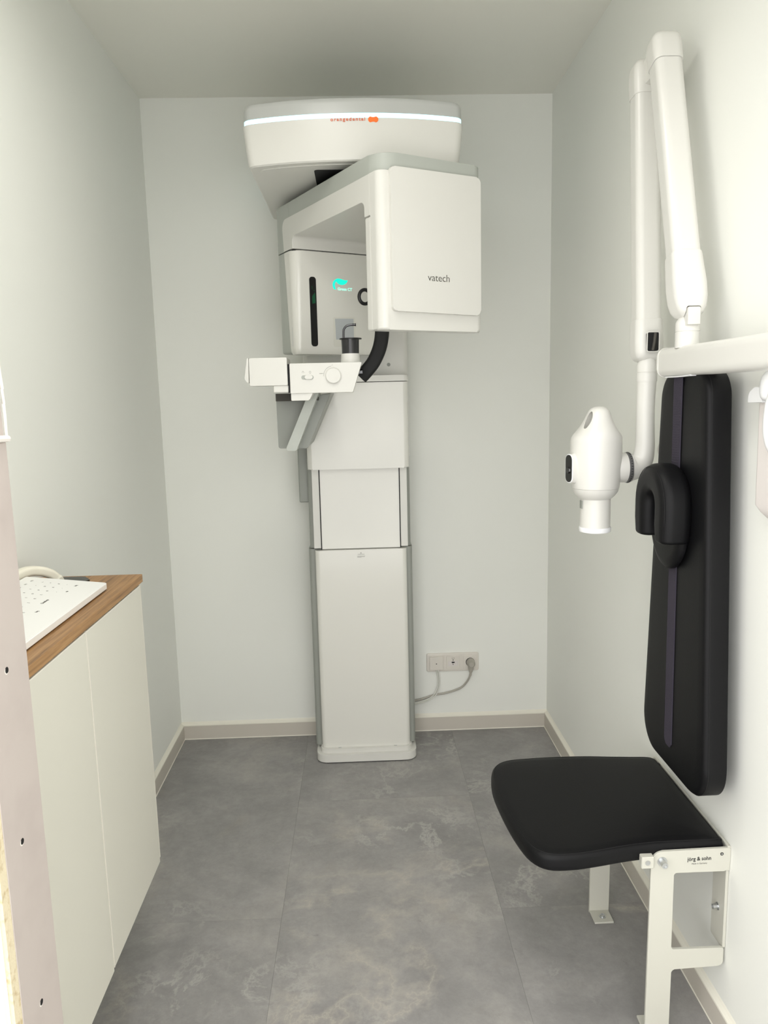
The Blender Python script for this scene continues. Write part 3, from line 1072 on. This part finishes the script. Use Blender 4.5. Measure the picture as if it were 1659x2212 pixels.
# arched white desk device, black flat device
b = new()
arch = spline([(-0.713, 1.735, 1.0180), (-0.715, 1.731, 1.0290), (-0.724, 1.722, 1.0430), (-0.740, 1.706, 1.0530), (-0.757, 1.68, 1.0580), (-0.772, 1.64, 1.0530), (-0.778, 1.59, 1.040), (-0.779, 1.56, 1.0215)], 7)
sweep(b, arch, rrect(0.024, 0.022, 0.007, 4), (0, 0, 1), scale=[1.15] * 8 + [1.0] * (len(arch) - 8))
tag(link('arched_stand', b, 'cream'), 'cream white arched plastic stand at the back of the worktop', 'stand')
b = new()
prism(b, rpoly([(-0.752, 1.690, 0.004), (-0.662, 1.690, 0.004), (-0.641, 1.742, 0.004), (-0.665, 1.776, 0.004), (-0.752, 1.776, 0.004)], 4), 1.0178, 1.0215, bev=0.001, caps='b')
tag(link('flat_pad', b, 'black'), 'thin black pad on the worktop beyond the keyboard', 'pad')

# ------------------------------------------------------------------ folding wall seat
ws = thing('patient_chair', 'black folding seat on a cream steel bracket at the right wall', 'chair', (0.70, 1.68, 0.0))
PY0, PY1 = 1.47, 1.879


def side_plate(ya, yb):
    A = new()
    outer = rpoly([(0.599, 0.0, 0), (0.654, 0.0, 0), (0.6545, 0.163, 0.007), (0.7695, 0.1675, 0.01), (0.7695, 0.2115, 0.004), (0.6525, 0.2125, 0.005), (0.6525, 0.396, 0.005),
                   (0.774, 0.3955, 0.012), (0.7748, 0.450, 0.004), (0.602, 0.447, 0.026)], 6)
    prism(A, outer, ya, yb, 'Y', bev=0.0008, seg=1)
    return A


b = side_plate(PY0, PY0 + 0.006)
box(b, 0.600, 0.653, PY0 + 0.003, PY0 + 0.052, 0.0, 0.006, 0.002, 2)
sp = link('side_plate', b, 'powder', ws)
b = text_bm('jörg & sohn', 0.0125, 0.0520, thick=0.00013)
link('lettering', b, 'ink_black', sp, smooth=0, T=lambda x, y, z: Vector((x + 0.7065, PY0 - 0.0003 - z, y + 0.4235 + x * 0.018)))
b = text_bm('Made in Germany', 0.0048, 0.0335)
link('lettering', b, 'ink_grey', sp, smooth=0, T=lambda x, y, z: Vector((x + 0.7075, PY0 - 0.0003 - z, y + 0.4148 + x * 0.018)))
b = side_plate(PY1, PY1 + 0.006)
box(b, 0.600, 0.653, PY1 - 0.048, PY1 + 0.003, 0.0, 0.006, 0.002, 2)
link('side_plate', b, 'powder', ws)
b = new()
box(b, 0.7685, 0.7752, PY0 + 0.0008, PY1 + 0.0052, 0.3955, 0.4535, 0.001, 1)
link('rear_rail', b, 'powder', ws)
for ya, yb in ((PY0 + 0.004, PY0 + 0.06), (PY1 - 0.054, PY1 + 0.002)):
    b = new()
    prism(b, rpoly([(ya, 0.205, 0.006), (yb, 0.205, 0.006), (yb, 0.398, 0), (ya, 0.398, 0)]), 0.7685, 0.7745, 'X')
    link('wall_flange', b, 'powder', ws)


def hexbolt(x, y, z, axis, r, h, washer=True, m='steel'):
    b = new()
    s = -1
    if washer:
        lathe(b, [(0, 0), (r * 1.55, 0), (r * 1.55, s * 0.0012), (0, s * 0.0012)], (0, 0, 0), 'Z', 20)
    lathe(b, [(0, s * 0.001), (r, s * 0.001), (r, s * h), (r * 0.55, s * h), (r * 0.5, s * (h - 0.002)), (0, s * (h - 0.002))], (0, 0, 0), 'Z', 16)
    def T(a, c, d):
        return {'Y': Vector((x + a, y + d, z + c)), 'X': Vector((x + d, y + a, z + c)), 'Z': Vector((x + a, y + c, z - d))}[axis]
    return link('bolt', b, m, ws, T=T)


hexbolt(0.6255, PY0, 0.4245, 'Y', 0.0068, 0.017)
hexbolt(0.7555, PY0, 0.4368, 'Y', 0.0035, 0.001, False)
hexbolt(0.7685, PY0 + 0.032, 0.2885, 'X', 0.0055, 0.012)
hexbolt(0.628, PY1 - 0.026, 0.006, 'Z', 0.006, 0.006)
hexbolt(0.628, PY0 + 0.03, 0.006, 'Z', 0.006, 0.006)
b = new()
box(b, 0.5765, 0.6035, PY0 - 0.012, PY0 + 0.004, 0.4165, 0.4435, 0.0015, 1)
box(b, 0.592, 0.640, PY0 + 0.0065, PY0 + 0.016, 0.4165, 0.4235, 0.0015, 1)
box(b, 0.592, 0.6035, PY0 - 0.002, PY0 + 0.016, 0.4165, 0.4235, 0.0015, 1)
hb = link('hinge_block', b, 'powder', ws)
b = new()
box(b, 0.5765, 0.640, PY1 - 0.019, PY1 - 0.001, 0.4165, 0.4435, 0.0015, 1)
link('hinge_block', b, 'powder', ws)
hexbolt(0.5895, PY0 - 0.012, 0.4305, 'Y', 0.0055, 0.0012, False)
for y in (PY0 + 0.032, PY1 - 0.038):
    b = new()
    box(b, 0.745, 0.7685, y - 0.006, y + 0.006, 0.43, 0.455, 0.003, 2)
    tag(link('rear_stop', b, 'black', ws), 'black rubber stop by the rear rail')
# cushion: waisted outline, rounded rims, front edge drooping slightly
out = spline([(0.762, 1.480), (0.70, 1.4785), (0.62, 1.4765), (0.55, 1.4685), (0.478, 1.455), (0.42, 1.4475), (0.372, 1.452), (0.342, 1.482), (0.325, 1.545), (0.314, 1.63), (0.308, 1.73),
              (0.312, 1.795), (0.328, 1.848), (0.362, 1.875), (0.42, 1.884), (0.50, 1.888), (0.58, 1.886), (0.64, 1.879), (0.70, 1.872), (0.748, 1.866), (0.7625, 1.850)], 4)
out = [(x, y) for x, y in out] + [(0.764, 1.80), (0.765, 1.70), (0.765, 1.60), (0.764, 1.50)]
ccx, ccy = 0.555, 1.67


def cush(ins, z):
    r = []
    for x, y in out:
        d = Vector((x - ccx, y - ccy))
        L = d.length
        q = Vector((ccx, ccy)) + d * ((L - ins) / L)
        dz = 0.0
        r.append((q.x, q.y, z + dz))
    return r


b = new()
loft(b, [cush(0.02, 0.4235), cush(0.006, 0.4245), cush(0.001, 0.429), cush(0.0, 0.437), cush(0.0, 0.450), cush(0.0015, 0.456), cush(0.005, 0.4605), cush(0.012, 0.4635), cush(0.03, 0.4655), cush(0.08, 0.4665), cush(0.16, 0.467)])
seat = link('seat_cushion', b, 'leather', ws, smooth=60)
b = new()
st = cush(0.0075, 0.4622)
sweep(b, st + [st[0]], circ(0.0007, 6), cap=False)
link('stitching', b, 'stitch', seat, smooth=0)

# ------------------------------------------------------------------ back pad with strap and headrest
bk = thing('back_pad', 'tall black padded backrest with purple strap and headrest on the right wall', 'backrest', (0.745, 1.61, 0.56))
NY = lambda z: 1.433 + (1.4846 - 1.433) * (z - 0.70) / 0.70      # near edge
FY = lambda z: 1.768 + (1.7235 - 1.768) * (z - 0.70) / 0.67      # far edge
ZB, ZT = 0.563, 1.466
po = rpoly([(NY(ZB) + 0.004, ZB, 0.075), (NY(ZT), ZT, 0.05), (FY(ZT), ZT, 0.05), (FY(ZB), ZB, 0.075)], 10)
pc = (1.605, 1.02)


def padring(ins, x):
    r = []
    for y, z in po:
        d = Vector((y - pc[0], z - pc[1]))
        # shrink towards the middle line instead of a point: offset in y and z separately
        sy = 1 - ins / 0.145
        sz = 1 - ins / 0.447
        r.append((x, pc[0] + d.x * sy, pc[1] + d.y * sz))
    return r


b = new()
loft(b, [padring(0.006, 0.742), padring(0.0, 0.738), padring(0.0, 0.705), padring(0.0015, 0.697), padring(0.005, 0.6925), padring(0.010, 0.690), padring(0.03, 0.6885), padring(0.08, 0.688)])
pad = link('pad', b, 'leather', bk, smooth=60)
b = new()
sm = padring(0.0003, 0.7005)
sweep(b, sm + [sm[0]], circ(0.0008, 6), (1, 0, 0), cap=False)
link('piping_seam', b, 'stitch', pad, smooth=0)
b = new()
box(b, 0.742, XR - 0.0005, 1.56, 1.65, 0.75, 1.25)
link('wall_mount', b, 'black_matte', bk, smooth=0)
SY = lambda z: 1.606 + 0.012 * (z - 0.64) / 0.77
b = new()
q = []
for z in (0.632, 0.70, 0.9, 1.1, 1.3, 1.4625):
    q.append((0.6868, SY(z), z))
q = [(0.6868, SY(0.622), 0.622)] + q
sweep(b, q, [(-0.0185, -0.0016), (0.0185, -0.0016), (0.0185, 0.0016), (-0.0185, 0.0016)], (1, 0, 0), scale=[0.55] + [1.0] * 6)
strap = link('strap', b, 'strap', bk, smooth=0)
b = new()
z = 1.455
while z > 1.27:
    box(b, 0.6845, 0.6862, SY(z) - 0.0165, SY(z) + 0.0165, z - 0.0010, z + 0.0010)
    z -= 0.0055
tag(link('strap_ribs', b, 'strap', strap, smooth=0), 'ribbed hook-and-loop top of the strap')
strap.children[0]['kind'] = 'stuff'
b = new()
box(b, 0.6848, 0.6872, SY(1.36) - 0.0225, SY(1.36) - 0.0187, 1.262, 1.4625)
link('strap_edge', b, 'strap', strap, smooth=0)
# headrest: round base pad and a horseshoe cushion
b = new()
rings = []
prof = [(0.0, 0.688), (0.92, 0.688), (1.0, 0.682), (1.0, 0.674), (0.94, 0.667), (0.80, 0.663), (0.0, 0.662)]
for s, x in prof:
    rg = []
    for k in range(36):
        a = 2 * PI * k / 36
        rg.append((x, 1.615 + 0.088 * s * math.cos(a), 1.150 + (0.112 if math.sin(a) < 0 else 0.10) * s * math.sin(a)))
    rings.append(rg)
loft(b, rings)
hr = link('headrest_base', b, 'leather', bk, smooth=50)
b = new()
C0y, C0z, RR = 1.612, 1.182, 0.057
pth = [(0.0, C0y + RR, 1.106), (0.0, C0y + RR, 1.145)]
for k in range(17):
    a = PI * k / 16
    pth.append((0.0, C0y + RR * math.cos(a), C0z + RR * math.sin(a)))
pth += [(0.0, C0y - RR, 1.145), (0.0, C0y - RR, 1.106)]
pth = [(0.6585, y, z) for _, y, z in pth]
sc = [(0.86, 0.94)] + [1.0] * (len(pth) - 2) + [(0.86, 0.94)]
sc = [(s, s) if not isinstance(s, tuple) else s for s in sc]
sec = rrect(0.066, 0.068, 0.024, 6)
ends = [(0.5, 0.7)]
sweep(b, pth, sec, (1, 0, 0), scale=sc)
soften(b, 0.008, 60, 3)
hs = link('headrest_cushion', b, 'leather', bk, smooth=60)
b = new()
st = [(0.6300, C0y + (y - C0y) * 1.455, C0z + (z - C0z) * (1.455 if z > C0z else 0.93)) for _, y, z in pth[1:-1]]
sweep(b, st, circ(0.0007, 6), (1, 0, 0))
link('stitching', b, 'stitch', hs, smooth=0)

# ------------------------------------------------------------------ wall X-ray unit: bracket, two folded arms, tube head
xr = thing('wall_xray_unit', 'white wall-mounted X-ray arm with tube head, folded over the black back pad', 'x-ray machine', (0.695, 1.5, 1.48))
AX = 0.692
b = new()
prism(b, rrect(0.056, 0.062, 0.016, 6), 0.55, 1.685, 'Y')
for v in b.verts:
    v.co.x += 0.696
    v.co.z += 1.4885
arm = link('wall_bracket', b, 'white', xr)
b = new()
prism(b, rrect(0.059, 0.065, 0.018, 6), 1.684, 1.6905, 'Y', bev=0.003, caps='b')
for v in b.verts:
    v.co.x += 0.696
    v.co.z += 1.4885
link('end_cap', b, 'white', arm)
b = new()
sweep(b, spline([(0.688, 1.665, 1.4565), (0.688, 1.60, 1.4562), (0.688, 1.54, 1.4575)], 5), rrect(0.022, 0.003, 0.001, 2))
link('cover_strip', b, 'bright_white', arm)
b = new()
lathe(b, [(0, 1.515), (0.0245, 1.515), (0.0245, 1.5465), (0.0235, 1.547), (0.0235, 1.5485), (0.0245, 1.549), (0.0245, 1.566), (0.020, 1.574), (0.0145, 1.600), (0, 1.600)], (AX + 0.001, 1.595, 0), 'Z', 36)
post = link('pivot_post', b, 'white', xr)
A1 = [Vector((AX, 1.5955, 1.598)), Vector((AX, 1.7715, 2.185))]


def lerp(a, c, t):
    return a + (c - a) * t


SEC = rrect(0.059, 0.060, 0.017, 6)
b = new()
sweep(b, [lerp(A1[0], A1[1], t) for t in (0.12, 0.5, 0.905)], SEC, (1, 0, 0))
link('upper_arm', b, 'white', xr)


def rod_cap(name, p, d, prof, sec=SEC, upv=(1, 0, 0), m='white', parent=None):
    """prof [(distance along d, scale)] -> rounded end cover of an arm"""
    b = new()
    d = d.normalized()
    sweep(b, [p + d * t for t, _ in prof], sec, upv, scale=[s for _, s in prof])
    return link(name, b, m, parent or xr, smooth=50)


d1 = (A1[1] - A1[0])
top1 = rod_cap('elbow_cover', lerp(A1[0], A1[1], 0.907), d1, [(0, 1.0), (0.0, 1.06), (0.003, 1.08), (0.04, 1.10), (0.052, 1.07), (0.060, 0.98), (0.066, 0.78), (0.069, 0.45), (0.0695, 0.05)])
tag(top1, 'rounded elbow cover of the nearer arm')
low1 = rod_cap('knuckle', lerp(A1[0], A1[1], 0.185), -d1, [(0, 1.0), (0.0, 1.07), (0.004, 1.1), (0.03, (1.12, 1.13)), (0.065, (1.2, 1.2)), (0.098, (1.17, 1.17)), (0.118, (1.04, 1.05)), (0.130, (0.80, 0.85)), (0.1365, (0.5, 0.55)), (0.138, (0.2, 0.2))])
b = new()
sl_ = rpoly([(AX - 0.0150, 1.545, 0), (AX + 0.0150, 1.545, 0), (AX + 0.0150, 1.598, 0.004), (AX - 0.0150, 1.598, 0.004)], 4)
prism(b, sl_, 1.50, 1.605, 'Y')
kb_ = new()
kb_.from_mesh(low1.data)
kn_ = boolean(kb_, b, 'DIFFERENCE')
kn_.to_mesh(low1.data)
kn_.free()
low1.data.set_sharp_from_angle(angle=math.radians(40))
b = new()
prism(b, rpoly([(AX - 0.0135, 1.560, 0), (AX + 0.0135, 1.560, 0), (AX + 0.0135, 1.5965, 0.004), (AX - 0.0135, 1.5965, 0.004)], 4), 1.562, 1.604, 'Y', bev=0.003, caps='a')
link('post_tongue', b, 'white', low1)
A2 = [Vector((AX, 1.8225, 1.56)), Vector((AX, 1.877, 2.165))]
d2 = A2[1] - A2[0]
b = new()
sweep(b, [lerp(A2[0], A2[1], t) for t in (0.03, 0.5, 0.905)], SEC, (1, 0, 0))
link('lower_arm', b, 'white', xr)
top2 = rod_cap('elbow_cover', lerp(A2[0], A2[1], 0.905), d2, [(0, 1.0), (0.0, 1.05), (0.003, 1.08), (0.05, 1.10), (0.066, 1.04), (0.076, 0.85), (0.080, 0.5), (0.0805, 0.05)])
tag(top2, 'rounded elbow cover of the farther arm')
b = new()
box(b, AX - 0.014, AX + 0.014, 1.765, 1.875, 2.125, 2.185, 0.008, 2)
link('elbow_link', b, 'white', xr)
low2 = rod_cap('knuckle', lerp(A2[0], A2[1], 0.055), -d2, [(0, 1.0), (0.0, 1.05), (0.003, 1.08), (0.02, 1.10), (0.05, (1.1, 1.14)), (0.075, (1.1, 1.12)), (0.088, (0.98, 1.0)), (0.095, (0.72, 0.8)), (0.0985, (0.4, 0.45)), (0.099, (0.05, 0.05))])
b = new()
prism(b, rpoly([(AX - 0.0128, 1.520, 0.004), (AX + 0.0128, 1.520, 0.004), (AX + 0.0128, 1.562, 0.003), (AX - 0.0128, 1.562, 0.003)], 4), 1.778, 1.84, 'Y')
fr_ = link('cable_window', b, 'black_matte', low2)
tag(fr_, 'dark cable window in the knuckle')
b = new()
ol = rpoly([(AX - 0.0145, 1.518, 0.005), (AX + 0.0145, 1.518, 0.005), (AX + 0.0145, 1.564, 0.004), (AX - 0.0145, 1.564, 0.004)], 4)
sweep(b, [(x, 1.7775, z) for x, z in ol] + [(ol[0][0], 1.7775, ol[0][1])], circ(0.0014, 6), (0, 1, 0), cap=False)
link('window_rim', b, 'white', low2)
b = new()
sweep(b, [(AX - 0.001, 1.776, 1.521), (AX + 0.002, 1.7755, 1.54), (AX + 0.004, 1.776, 1.561)], circ(0.0035, 8), (0, 1, 0))
link('cable', b, 'seam', low2)
# L-shaped yoke down to the tube head
b = new()
lathe(b, [(0, 1.535), (0.0165, 1.535), (0.0165, 1.512), (0.0195, 1.500), (0.0238, 1.489), (0.0238, 1.472), (0.0228, 1.4714), (0.0228, 1.4698), (0.0238, 1.469), (0.0238, 1.45), (0, 1.45)], (AX, 1.812, 0), 'Z', 36)
link('yoke_neck', b, 'white', xr)
HX, HY, HZ = 0.5765, 1.812, 1.2440
yk = spline([(AX, 1.812, 1.468), (AX, 1.812, 1.44), (AX - 0.001, 1.812, 1.39), (AX, 1.812, 1.33), (AX, 1.812, 1.292), (AX - 0.006, 1.812, 1.262), (AX - 0.022, 1.812, 1.247), (0.654, 1.812, 1.2440)], 6)
n = len(yk)
scl = []
for i in range(n):
    t = i / (n - 1)
    s = 1.0 - 0.10 * math.sin(min(t / 0.6, 1) * PI)
    if t > 0.6:
        s = 1.0 + 0.48 * ((t - 0.6) / 0.4) ** 1.2
    scl.append(s)
b = new()
sweep(b, yk, circ(0.0238, 28), (0, 1, 0), scale=scl)
yoke = link('yoke', b, 'white', xr, smooth=60)
b = new()
lathe(b, [(0, 0.654), (0.0368, 0.654), (0.0368, 0.6445), (0, 0.6445)], (0, HY, HZ), 'X', 40)
ringo = tag(link('scale_ring', b, 'dark_grey', xr), 'dark grey angle scale ring')
b = new()
for k in range(36):
    a = 2 * PI * k / 36
    y, z = HY + 0.0371 * math.cos(a), HZ + 0.0371 * math.sin(a)
    box(b, 0.6485, 0.6515, y - 0.0006, y + 0.0006, z - 0.0006, z + 0.0006)
link('scale_marks', b, 'black', ringo, smooth=0)
b = new()
lathe(b, [(0, 0.6445), (0.0362, 0.6445), (0.036, 0.628), (0.034, 0.60), (0, 0.60)], (0, HY, HZ), 'X', 40)
link('swivel_hub', b, 'white', xr)
# tube head: lofted bulb with a handle hole, lower skirt, cone cylinder
secs = [(1.197, 0.0560, 0.056), (1.205, 0.0573, 0.057), (1.235, 0.0600, 0.0595), (1.26, 0.0612, 0.061), (1.29, 0.0612, 0.061), (1.310, 0.0608, 0.0605), (1.3195, 0.0598, 0.060), (1.3265, 0.0555, 0.059), (1.335, 0.0485, 0.056),
        (1.345, 0.0415, 0.050), (1.357, 0.0350, 0.042), (1.368, 0.0300, 0.036), (1.378, 0.0262, 0.031), (1.385, 0.0225, 0.026), (1.3895, 0.0175, 0.020), (1.3925, 0.010, 0.011), (1.3932, 0.001, 0.001)]
A = new()
rings = []
for z, rx, ry in secs:
    tx = -0.004 + 0.0055 * max(0, min(1, (z - 1.31) / 0.07))
    rings.append([(HX + tx + rx * math.cos(2 * PI * k / 48), HY + ry * math.sin(2 * PI * k / 48), z) for k in range(48)])
loft(A, rings)
# display boss on the left
B2 = new()
lathe(B2, [(0, 0), (0.036, 0), (0.031, 0.03), (0.0275, 0.045), (0.026, 0.0530), (0, 0.0530)], (0, 0, 0), 'Z', 32)
DB = math.radians(194)
for v in B2.verts:
    x, y, z = v.co
    d = z + 0.018
    v.co = Vector((HX - 0.004 + d * math.cos(DB) - x * 0.62 * math.sin(DB), HY + d * math.sin(DB) + x * 0.62 * math.cos(DB), 1.247 + y * 1.30))
A = boolean(A, B2, 'UNION')
# scoop through the top: the handle opening faces left
H2 = new()
sphere = bmesh.ops.create_icosphere(H2, subdivisions=4, radius=1.0)
sd, sn = Vector((-0.85, -0.527, 0)), Vector((0.527, -0.85, 0))
ca, sa = math.cos(math.radians(26)), math.sin(math.radians(26))
for v in H2.verts:
    a, w, z = v.co.x * 0.0215, v.co.y * 0.0125, v.co.z * 0.034
    q = sd * (0.0235 + a * ca - z * sa) + sn * w
    v.co = Vector((HX + 0.001 + q.x, HY + q.y, 1.3525 + a * sa + z * ca))
A = boolean(A, H2, 'DIFFERENCE')
th = link('tube_head', A, 'white', xr, smooth=40)
b = new()
lathe(b, [(0, 1.1965), (0.0555, 1.1965), (0.0530, 1.187), (0.0468, 1.1785), (0.0395, 1.1715), (0.0370, 1.1705), (0, 1.1705)], (HX - 0.004, HY, 0), 'Z', 48)
link('head_skirt', b, 'white', th)
b = new()
lathe(b, [(0, 1.1668), (0.0362, 1.1705), (0.0362, 1.100), (0, 1.100)], (HX - 0.003, HY, 0), 'Z', 48)
cone = link('beam_cone', b, 'white', xr)
b = new()
lathe(b, [(0, 1.100), (0.0372, 1.100), (0.0382, 1.098), (0.0382, 1.0905), (0.0370, 1.0885), (0, 1.0885)], (HX - 0.003, HY, 0), 'Z', 48)
link('cone_rim', b, 'bright_white', cone)
b = new()
box(b, HX - 0.0405, HX - 0.0385, HY - 0.012, HY + 0.004, 1.147, 1.1662)
link('cone_mark', b, 'grey', cone, smooth=0)
# display face on the boss
Dn = Vector((math.cos(DB), math.sin(DB), 0))
Ds = Vector((-math.sin(DB), math.cos(DB), 0))
Do = Vector((HX - 0.004, HY, 1.247)) + Dn * 0.071


def DT(a, c, d):
    return Do + Ds * a + Dn * d + Vector((0, 0, c))


b = new()
prism(b, rrect(0.0325, 0.070, 0.0145, 6), 0.0, 0.0022, 'Z', bev=0.0008, caps='b')
bz = link('display_bezel', b, 'bright_white', th, T=DT)
b = new()
prism(b, rrect(0.0290, 0.0655, 0.013, 6), 0.002, 0.0028, 'Z')
tag(link('display', b, 'black', th, T=DT), 'black oval control display')
b = new()
lathe(b, [(0, 0.0028), (0.008, 0.0028), (0.007, 0.006), (0.0, 0.0062)], (0.001, -0.004, 0), 'Z', 20)
link('display_button', b, 'chrome_dark', th, T=DT)

# ------------------------------------------------------------------ small white wall knob behind the arm
b = new()
lathe(b, [(0, 0.7755), (0.009, 0.7755), (0.009, 0.765), (0.017, 0.760), (0.0195, 0.752), (0.0165, 0.744), (0.009, 0.740), (0, 0.739)], (0, 1.845, 1.283), 'X', 28)
tag(link('wall_bumper', b, 'pinkwhite'), 'small round white bumper on the wall, half hidden behind the black back pad', 'bumper')

# ------------------------------------------------------------------ handset in its wall holder, cut by the right edge of the view
hd = thing('wall_handset', 'white handset in a wall holder at the right edge, beside the back pad', 'handset', (0.75, 1.33, 1.3))
b = new()


def hold_ring(z, x0, y1, x1=XR - 0.0003, y0=1.25):
    return [(x, y, z) for x, y in rpoly([(x1, y0, 0), (x1, y1, 0), (x0, y1, 0.012), (x0, y0, 0.012)], 5)]


loft(b, [hold_ring(1.183, 0.755, 1.345, y0=1.27), hold_ring(1.190, 0.748, 1.357), hold_ring(1.20, 0.742, 1.372), hold_ring(1.212, 0.738, 1.384), hold_ring(1.26, 0.738, 1.385), hold_ring(1.40, 0.738, 1.387), hold_ring(1.408, 0.744, 1.382)])
link('holder', b, 'pinkwhite', hd, smooth=50)
b = new()
hp = spline([(0.745, 1.297, 1.445), (0.739, 1.301, 1.42), (0.735, 1.306, 1.39), (0.736, 1.308, 1.35), (0.742, 1.298, 1.315), (0.747, 1.278, 1.285)], 10)
hn = len(hp)
sweep(b, hp, circ(0.024, 32), (0, 1, 0), scale=[0.55 + 0.45 * math.sin(min(1, i / (hn * 0.3)) * PI / 2) - 0.35 * max(0, (i / (hn - 1) - 0.7) / 0.3) for i in range(hn)])
link('handset_body', b, 'bright_white', hd, smooth=60)
b = new()
lathe(b, [(0, 1.463), (0.006, 1.4625), (0.012, 1.4605), (0.018, 1.456), (0.0225, 1.449), (0.025, 1.44), (0.0258, 1.43), (0.0255, 1.42), (0.024, 1.412), (0.020, 1.406), (0.0, 1.404)], (0.743, 1.336, 0), 'Z', 40)
link('handset_head', b, 'bright_white', hd, smooth=60)
b = new()
prism(b, rpoly([(1.352, 1.402, 0), (1.402, 1.402, 0.002), (1.400, 1.419, 0.014), (1.380, 1.430, 0.014), (1.352, 1.430, 0)], 6), 0.728, 0.748, 'X', bev=0.001)
link('holder_hook', b, 'bright_white', hd)
